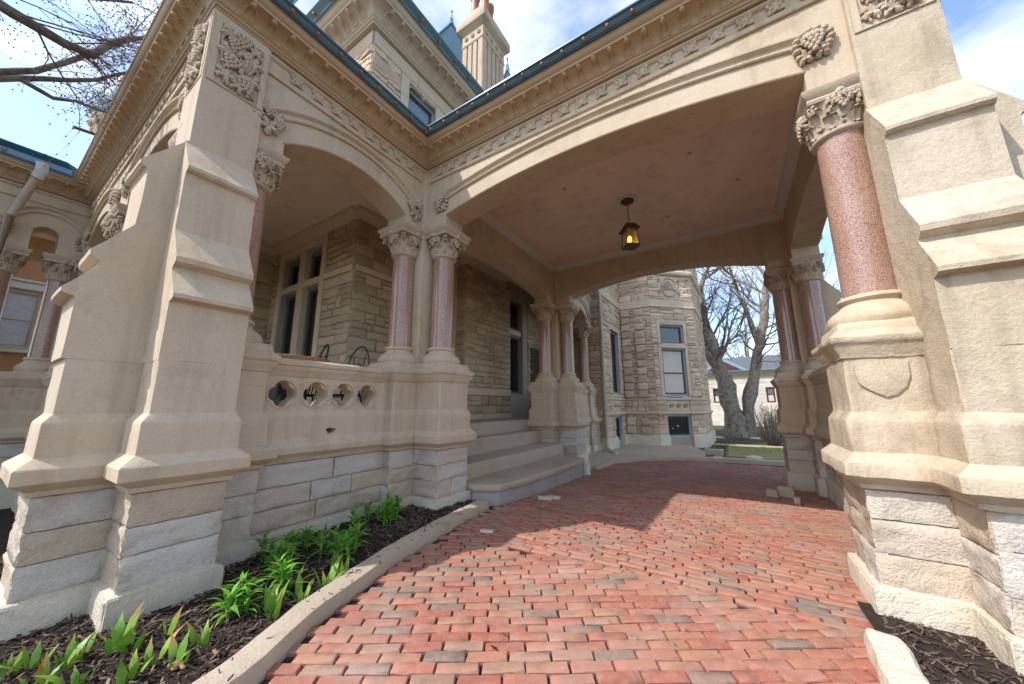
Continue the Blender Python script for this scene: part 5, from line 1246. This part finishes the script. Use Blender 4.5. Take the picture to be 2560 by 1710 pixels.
# front yard tree (trunk outside the frame, limbs reach into the top left)
qt=random.Random(4); FT=thing('front_yard_tree','bare budding tree whose branches cross the sky at top left','tree',(-9.8,-4.6,-.2))
tr=MB();tw=MB();bu=MB()
LIM[0]=lambda p:p.y>(.2+(p.z-4.1)*.24)*abs(p.x)/5.6
tp=limb(tr,[(-9.8,-4.6,-.5),(-9.7,-4.5,1.8),(-9.4,-4.4,3.9),(-9.3,-4.4,6),(-9.2,-4.5,8),(-9.0,-4.6,10)],.42,.24,12,.05)
for pts,r0,r1 in (([(-9.4,-4.4,3.6),(-7.6,-3.0,4.7),(-5.9,-1.6,5.2),(-5.6,-.9,5.25),(-5.6,-.35,5.1),(-5.6,.0,5.08),(-5.6,.22,5.13)],.075,.04),
    ([(-9.4,-4.4,3.4),(-7.6,-2.5,4.2),(-6.5,-.5,4.75),(-6.5,-.1,5.15),(-6.5,.2,5.75),(-6.5,.6,6.4),(-6.6,.9,6.9)],.05,.015),
    ([(-9.4,-4.4,3.9),(-8,-2.2,4.4),(-7,-.35,5.1),(-7,.0,5.45),(-7,.35,5.75),(-7,.65,6.2)],.05,.017),
    ([(-7,-.2,5.25),(-7,.05,5.2),(-7,.2,5.3),(-7,.5,5.35)],.03,.012),
    ([(-5.6,.2,5.12),(-5.62,.3,5.4),(-5.65,.42,5.62),(-5.7,.62,5.85)],.035,.016),
    ([(-9.3,-4.4,5.2),(-8.8,-2.6,6.2),(-8.5,-.3,7.6),(-8.6,.6,8.6)],.06,.02),
    ([(-9.3,-4.4,5.8),(-7.5,-2,7),(-6.5,-.2,7.6),(-6.6,.7,8.2)],.05,.018)):
    P=limb(tr,pts,r0,r1,7,.03)
    for i in range(len(P)//2,len(P)):
        for k in range(1):
            p=P[i]; t=(P[i]-P[i-1]).normalized()
            if p.y<-.9: continue
            d=Vector((qt.uniform(-.7,.3),qt.uniform(.1,1),qt.uniform(-.25,.9))); grow(tr,tw,p,d,min(.010,r1*qt.uniform(.3,.5)),qt.uniform(.5,1.1),3,qt,buds=bu,up=.05,wig=.28,kt=6)
LIM[0]=None
tr.build('trunk',MBARKT,FT,60); tw.build('crown',MTWIG,FT,60); bu.build('buds',MTWIG,FT)
def tree(name,label,base,trunks,seed,depth=4,L=2.2,r=.2,mat=None,up=.3,wig=.35,limbs=1,group=None):
    q=random.Random(seed); T=thing(name,label,'tree',base,group); tr=MB();tw=MB()
    for pts,r0,r1 in trunks:
        P=limb(tr,pts,r0,r1,11,.08); d=(P[-1]-P[-2]).normalized()
        grow(tr,tw,P[-1],d,r1,L,depth,q,up=up,wig=wig)
        for i in range(len(P)//2,len(P)):
            if q.random()<.75*limbs: grow(tr,tw,P[i],Vector((q.uniform(-1,1),q.uniform(-1,1),q.uniform(.1,.9))),r1*q.uniform(.3,.6),L*q.uniform(.5,.9),depth-1,q,up=up,wig=wig)
    tr.build('trunk',mat or MBARK,T,60); tw.build('crown',MTWIG,T,60); return T
tree('gnarled_tree','gnarled twin trunked bare tree beyond the tower',(0,20,-.2),[([(-.05,20,-.5),(-.15,20,1.0),(-.35,20,2.6),(-.62,20,3.6),(-.8,20.1,4.6),(-1.0,20.2,6.5)],.48,.17),([(.35,20.1,-.5),(.5,20.1,1.2),(.85,20.1,2.6),(1.15,20.1,3.8),(1.5,20.1,5.2),(1.75,20.1,6.6)],.30,.14),([(-.4,20,2.8),(-1.1,19.9,4.2),(-1.9,19.8,5.4)],.22,.12),([(1.2,20.1,4.2),(1.0,20.3,5.6),(.6,20.4,7.4)],.14,.07)],3,5,2.0,up=.5,limbs=2.2)
tree('slender_tree','slender bare tree behind the carriage house roof',(5,36,-.2),[([(5,36,-.5),(5,36,3),(5.2,36,6)],.25,.15)],8,5,2.4,limbs=1.3)
tree('background_tree','bare tree rising behind the far right columns',(4.2,24,-.2),[([(4.2,24,-.5),(4.1,24,3),(4.4,24,5)],.22,.13)],12,5,2.1,limbs=1.3)
tree('distant_tree','reddish bare tree on the skyline between the gnarled trunks',(1.5,44,-.2),[([(1.5,44,-.5),(1.5,44,4),(1.6,44,6)],.28,.16)],21,5,3.0,limbs=1.3)
# far wood: one mass of twigs
fw=MB(); qf_=random.Random(6)
for k in range(46):
    x=qf_.uniform(-14,22); y=qf_.uniform(48,62); h=qf_.uniform(5,8)
    fw.tube([(x,y,-.3),(x+qf_.uniform(-.5,.5),y,h*.5),(x+qf_.uniform(-1,1),y,h)],[.18,.10,.03],4)
    for j in range(46):
        t=qf_.uniform(.25,1); a=qf_.uniform(0,6.28); l=qf_.uniform(.8,2.0); p=Vector((x,y,h*t)); d=Vector((math.cos(a),math.sin(a)*.5,qf_.uniform(.3,1.2))).normalized(); e=p+d*l
        fw.tube([p,p+d*l*.5+Vector((0,0,.1)),e],[.035,.02,.008],3)
        for m_ in range(3): fw.tube([p+d*l*qf_.uniform(.4,1),e+Vector((qf_.uniform(-.6,.6),0,qf_.uniform(-.1,.7)))],[.014,.006],3)
fw.build('far_wood',MTWIG,None,None,kind='stuff',label='hazy bare woodland on the horizon behind the carriage house',category='woodland')
# shrub
SB=thing('bare_shrub','bare twiggy shrub in the lawn beside the far right pier','shrub',(1.05,16.6,-.2)); m=MB(); q=random.Random(2)
for k in range(90):
    a=q.uniform(0,6.28); sp_=q.uniform(.15,.75); h=q.uniform(.7,1.55); p=Vector((1.05+.12*math.cos(a),16.6+.12*math.sin(a),-.2)); e=Vector((1.05+sp_*math.cos(a),16.6+sp_*math.sin(a),-.2+h)); mid=p.lerp(e,.55)+Vector((.05*math.cos(a),.05*math.sin(a),.08))
    m.tube([p,mid,e],[.012,.009,.004],4)
    for j in range(5):
        b=mid.lerp(e,q.random()); m.tube([b,b+Vector((q.uniform(-.2,.2),q.uniform(-.2,.2),q.uniform(.05,.3)))],[.006,.003],3)
m.build('twigs',MBARKD,SB)
TL=MB(); loft(TL,sqr(1.2,18,.13),[(.05,-.2),(.03,.2),(.0,.5),(-.06,.8),(-.11,.95)],.1,.03,5); tag(TL.build('teal_garden_figure',MTEAL,None,40),'teal wrapped garden ornament behind the bare shrub','ornament')
# daylily tuft, grass, lawn stones
m=MB(); q=random.Random(8)
for k in range(60):
    a=q.uniform(0,6.28); l=q.uniform(.3,.55); p=Vector((2.0+q.uniform(-.15,.15),16.9+q.uniform(-.15,.15),-.2)); m.tube([p,p+Vector((.2*l*math.cos(a),.2*l*math.sin(a),l*.7)),p+Vector((.7*l*math.cos(a),.7*l*math.sin(a),l*.75))],[.02,.018,.003],3)
tag(m.build('daylily_tuft',MLEAF,None),'bright green daylily tuft right of the bare shrub','plant')
gr=MB(); q=random.Random(14)
for k in range(14000):
    x=q.uniform(-1.2,4.5); y=11.5+9*q.random()**1.3
    if mnoise.noise(Vector((x*.7,y*.5,0)))<.02 or abs(y-16.0)<.25: continue
    if x<-.8 and y<18: continue
    z=-.19+max(0,y-13)*.004; h=q.uniform(.02,.06); a=q.uniform(0,6.28); w=.012
    gr.add([(x-w*math.cos(a),y-w*math.sin(a),z),(x+w*math.cos(a),y+w*math.sin(a),z),(x+q.uniform(-.03,.03),y+q.uniform(-.03,.03),z+h),(x,y+.006,z)],[(0,1,2),(1,3,2),(3,0,2)])
gr.build('grass',MGRASS,None,None,kind='stuff',label='patchy spring grass on the lawn beyond the drive',category='grass')
MB().box(WF,-1.2,6,-16.2,-15.8,-.3,-.155).build('garden_path',MCONC,None,None,kind='structure')
for d,x,y,s in(('flat pale stone lying on the lawn edge',.3,12.2,.22),('small pale stone at the tower end of the lawn',-.55,11.75,.14),('white boulder at the foot of the twin trunk',.6,19.2,.22),('white boulder left of the twin trunk',-.8,19.0,.25)):
    m=MB(); loft(m,[Vector((x+s*math.cos(a)*(1+.2*math.sin(3*a)),y+s*.6*math.sin(a))) for a in [i*math.pi/4 for i in range(8)]],[(0,-.3),(0,-.14),(-.04,-.10),(-.1,-.08)],.0,.02,5,.01); tag(m.build('garden_stone',MPLIN,None,40),d,'stone','pale stones along the lawn')
# ---------------------------------------------------------------- carriage house and orange house
CA=thing('carriage_house','long pale stone carriage house with slate roof far behind the tree','house',(0,30,-.2)); rk=random.Random(3)
frc=Fr(-9,30,1,0); cw=[(2.75,3.25,1.5,2.55),(4.55,5.05,1.5,2.55),(7.7,8.2,1.5,2.55),(10.9,11.4,1.5,2.55),(14.1,14.6,1.5,2.55)]; cs=rocks(MPALE,'carr',6,.015,4,3)
mb=MB(); us=sorted({0,16,*[h[k] for h in cw for k in(0,1)]})
for a,b in zip(us,us[1:]):
    for c,d in((-.4,1.5),(1.5,2.55),(2.55,3.75)):
        if c==1.5 and any(h[0]<(a+b)/2<h[1] for h in cw): continue
        mb.box(frc,a,b,-.4,0,c,d)
wc_=mb.build('wall',MPALE,CA)
stones(wc_,frc,[r for r in courses(rk,7,13,-.2,3.3,cw,.24,.30,.6,1.0,0)],cs,rk)
for h in cw:
    w=window(wc_,frc,*h,-.1,MMAROON,MMAROON,MGLASSB,meet=2.05); MB().box(frc,h[0]+.1,h[1]-.1,-.112,-.105,h[2]+.1,2.0).build('blind',MBLIND,w)
ext(MB(),frc,0,16,[(-.1,3.35),(.05,3.35),(.08,3.45),(.25,3.62),(.3,3.7),(-.1,3.75)],2,0).build('eaves_cornice',MCREAM,CA)
mb=MB(); mb.rings([[frc.P(-.3,.35,3.72),frc.P(16.3,.35,3.72),frc.P(16.3,-8,3.72),frc.P(-.3,-8,3.72)],[frc.P(3,-3.8,5.2),frc.P(13,-3.8,5.2),frc.P(13,-3.9,5.2),frc.P(3,-3.9,5.2)]],True,True); mb.build('roof',MSLATE,CA)
ext(MB(),frc,-.3,16.3,[(.3,3.68),(.38,3.70),(.4,3.78),(.3,3.80)],2,0).build('gutter',MBLUEL,CA)
mb=MB(); mb.rings([[frc.P(7.0,.36,3.75),frc.P(10.1,.36,3.75),frc.P(8.55,.36,4.75)],[frc.P(7.0,-2,3.75),frc.P(10.1,-2,3.75),frc.P(8.55,-2,4.75)]],True,True); mb.build('roof_gable',MBLUEF,CA)
mb=MB(); mb.rings([[frc.P(7.5,.37,3.85),frc.P(9.6,.37,3.85),frc.P(8.55,.37,4.5)],[frc.P(7.5,.40,3.85),frc.P(9.6,.40,3.85),frc.P(8.55,.40,4.5)]],True,True); mb.build('gable_shingles',MMAROON,CA)
OH=thing('orange_house','orange stucco house with cream window hoods seen between the left columns','house',(-20,1,-.2)); fro=Fr(-20,-8,0,1)
wo=[(8.15,9.05,3.2,5.2),(8.15,9.05,.3,2.0),(6.3,7.2,3.2,5.2)]
mb=MB(); us=sorted({0,7.75,16,*[h[k] for h in wo for k in(0,1)]}); zs=[-.4,.3,2.0,3.2,5.2,7.5]
for a,b in zip(us,us[1:]):
    for c,d in zip(zs,zs[1:]):
        if any(h[0]<(a+b)/2<h[1] and h[2]<(c+d)/2<h[3] for h in wo): continue
        mb.box(fro,a,b,-.4,0,c,d)
w_=mb.build('wall',MORANGE,OH)
for h in wo:
    w=window(w_,fro,*h,-.05,MCREAM,MCREAM,MGLASSP,meet=(h[2]+h[3])/2,fw=.09); MB().box(fro,h[0]+.15,h[1]-.15,-.066,-.06,h[2]+.15,h[3]-.15).build('curtain',MCURT,w)
    MB().cbox(fro,h[0]-.15,h[1]+.15,0,.12,h[3]+.02,h[3]+.28,.03).build('window_hood',MWHITE,w_); MB().cbox(fro,h[0]-.2,h[1]+.2,0,.18,h[3]+.28,h[3]+.36,.02).build('window_hood',MWHITE,w_)
    MB().cbox(fro,h[0]-.12,h[1]+.12,0,.12,h[2]-.12,h[2]-.02,.02).build('sill',MWHITE,w_)
    for u in(h[0]-.12,h[1]+.02): MB().cbox(fro,u,u+.1,0,.10,h[3]-.15,h[3]+.02,.02).build('bracket',MWHITE,w_)
MB().box(fro,-.2,16.2,-5,.5,7.5,7.8).build('roof',MSLATE,OH); MB().cbox(fro,0,16,0,.25,6.6,7.5,.05).build('eaves_cornice',MCREAM,OH)
MB().box(Fr(-20,-.25,1,0),-.05,3,-.3,0,-.4,7.5).build('side_wing',MORANGE,OH)
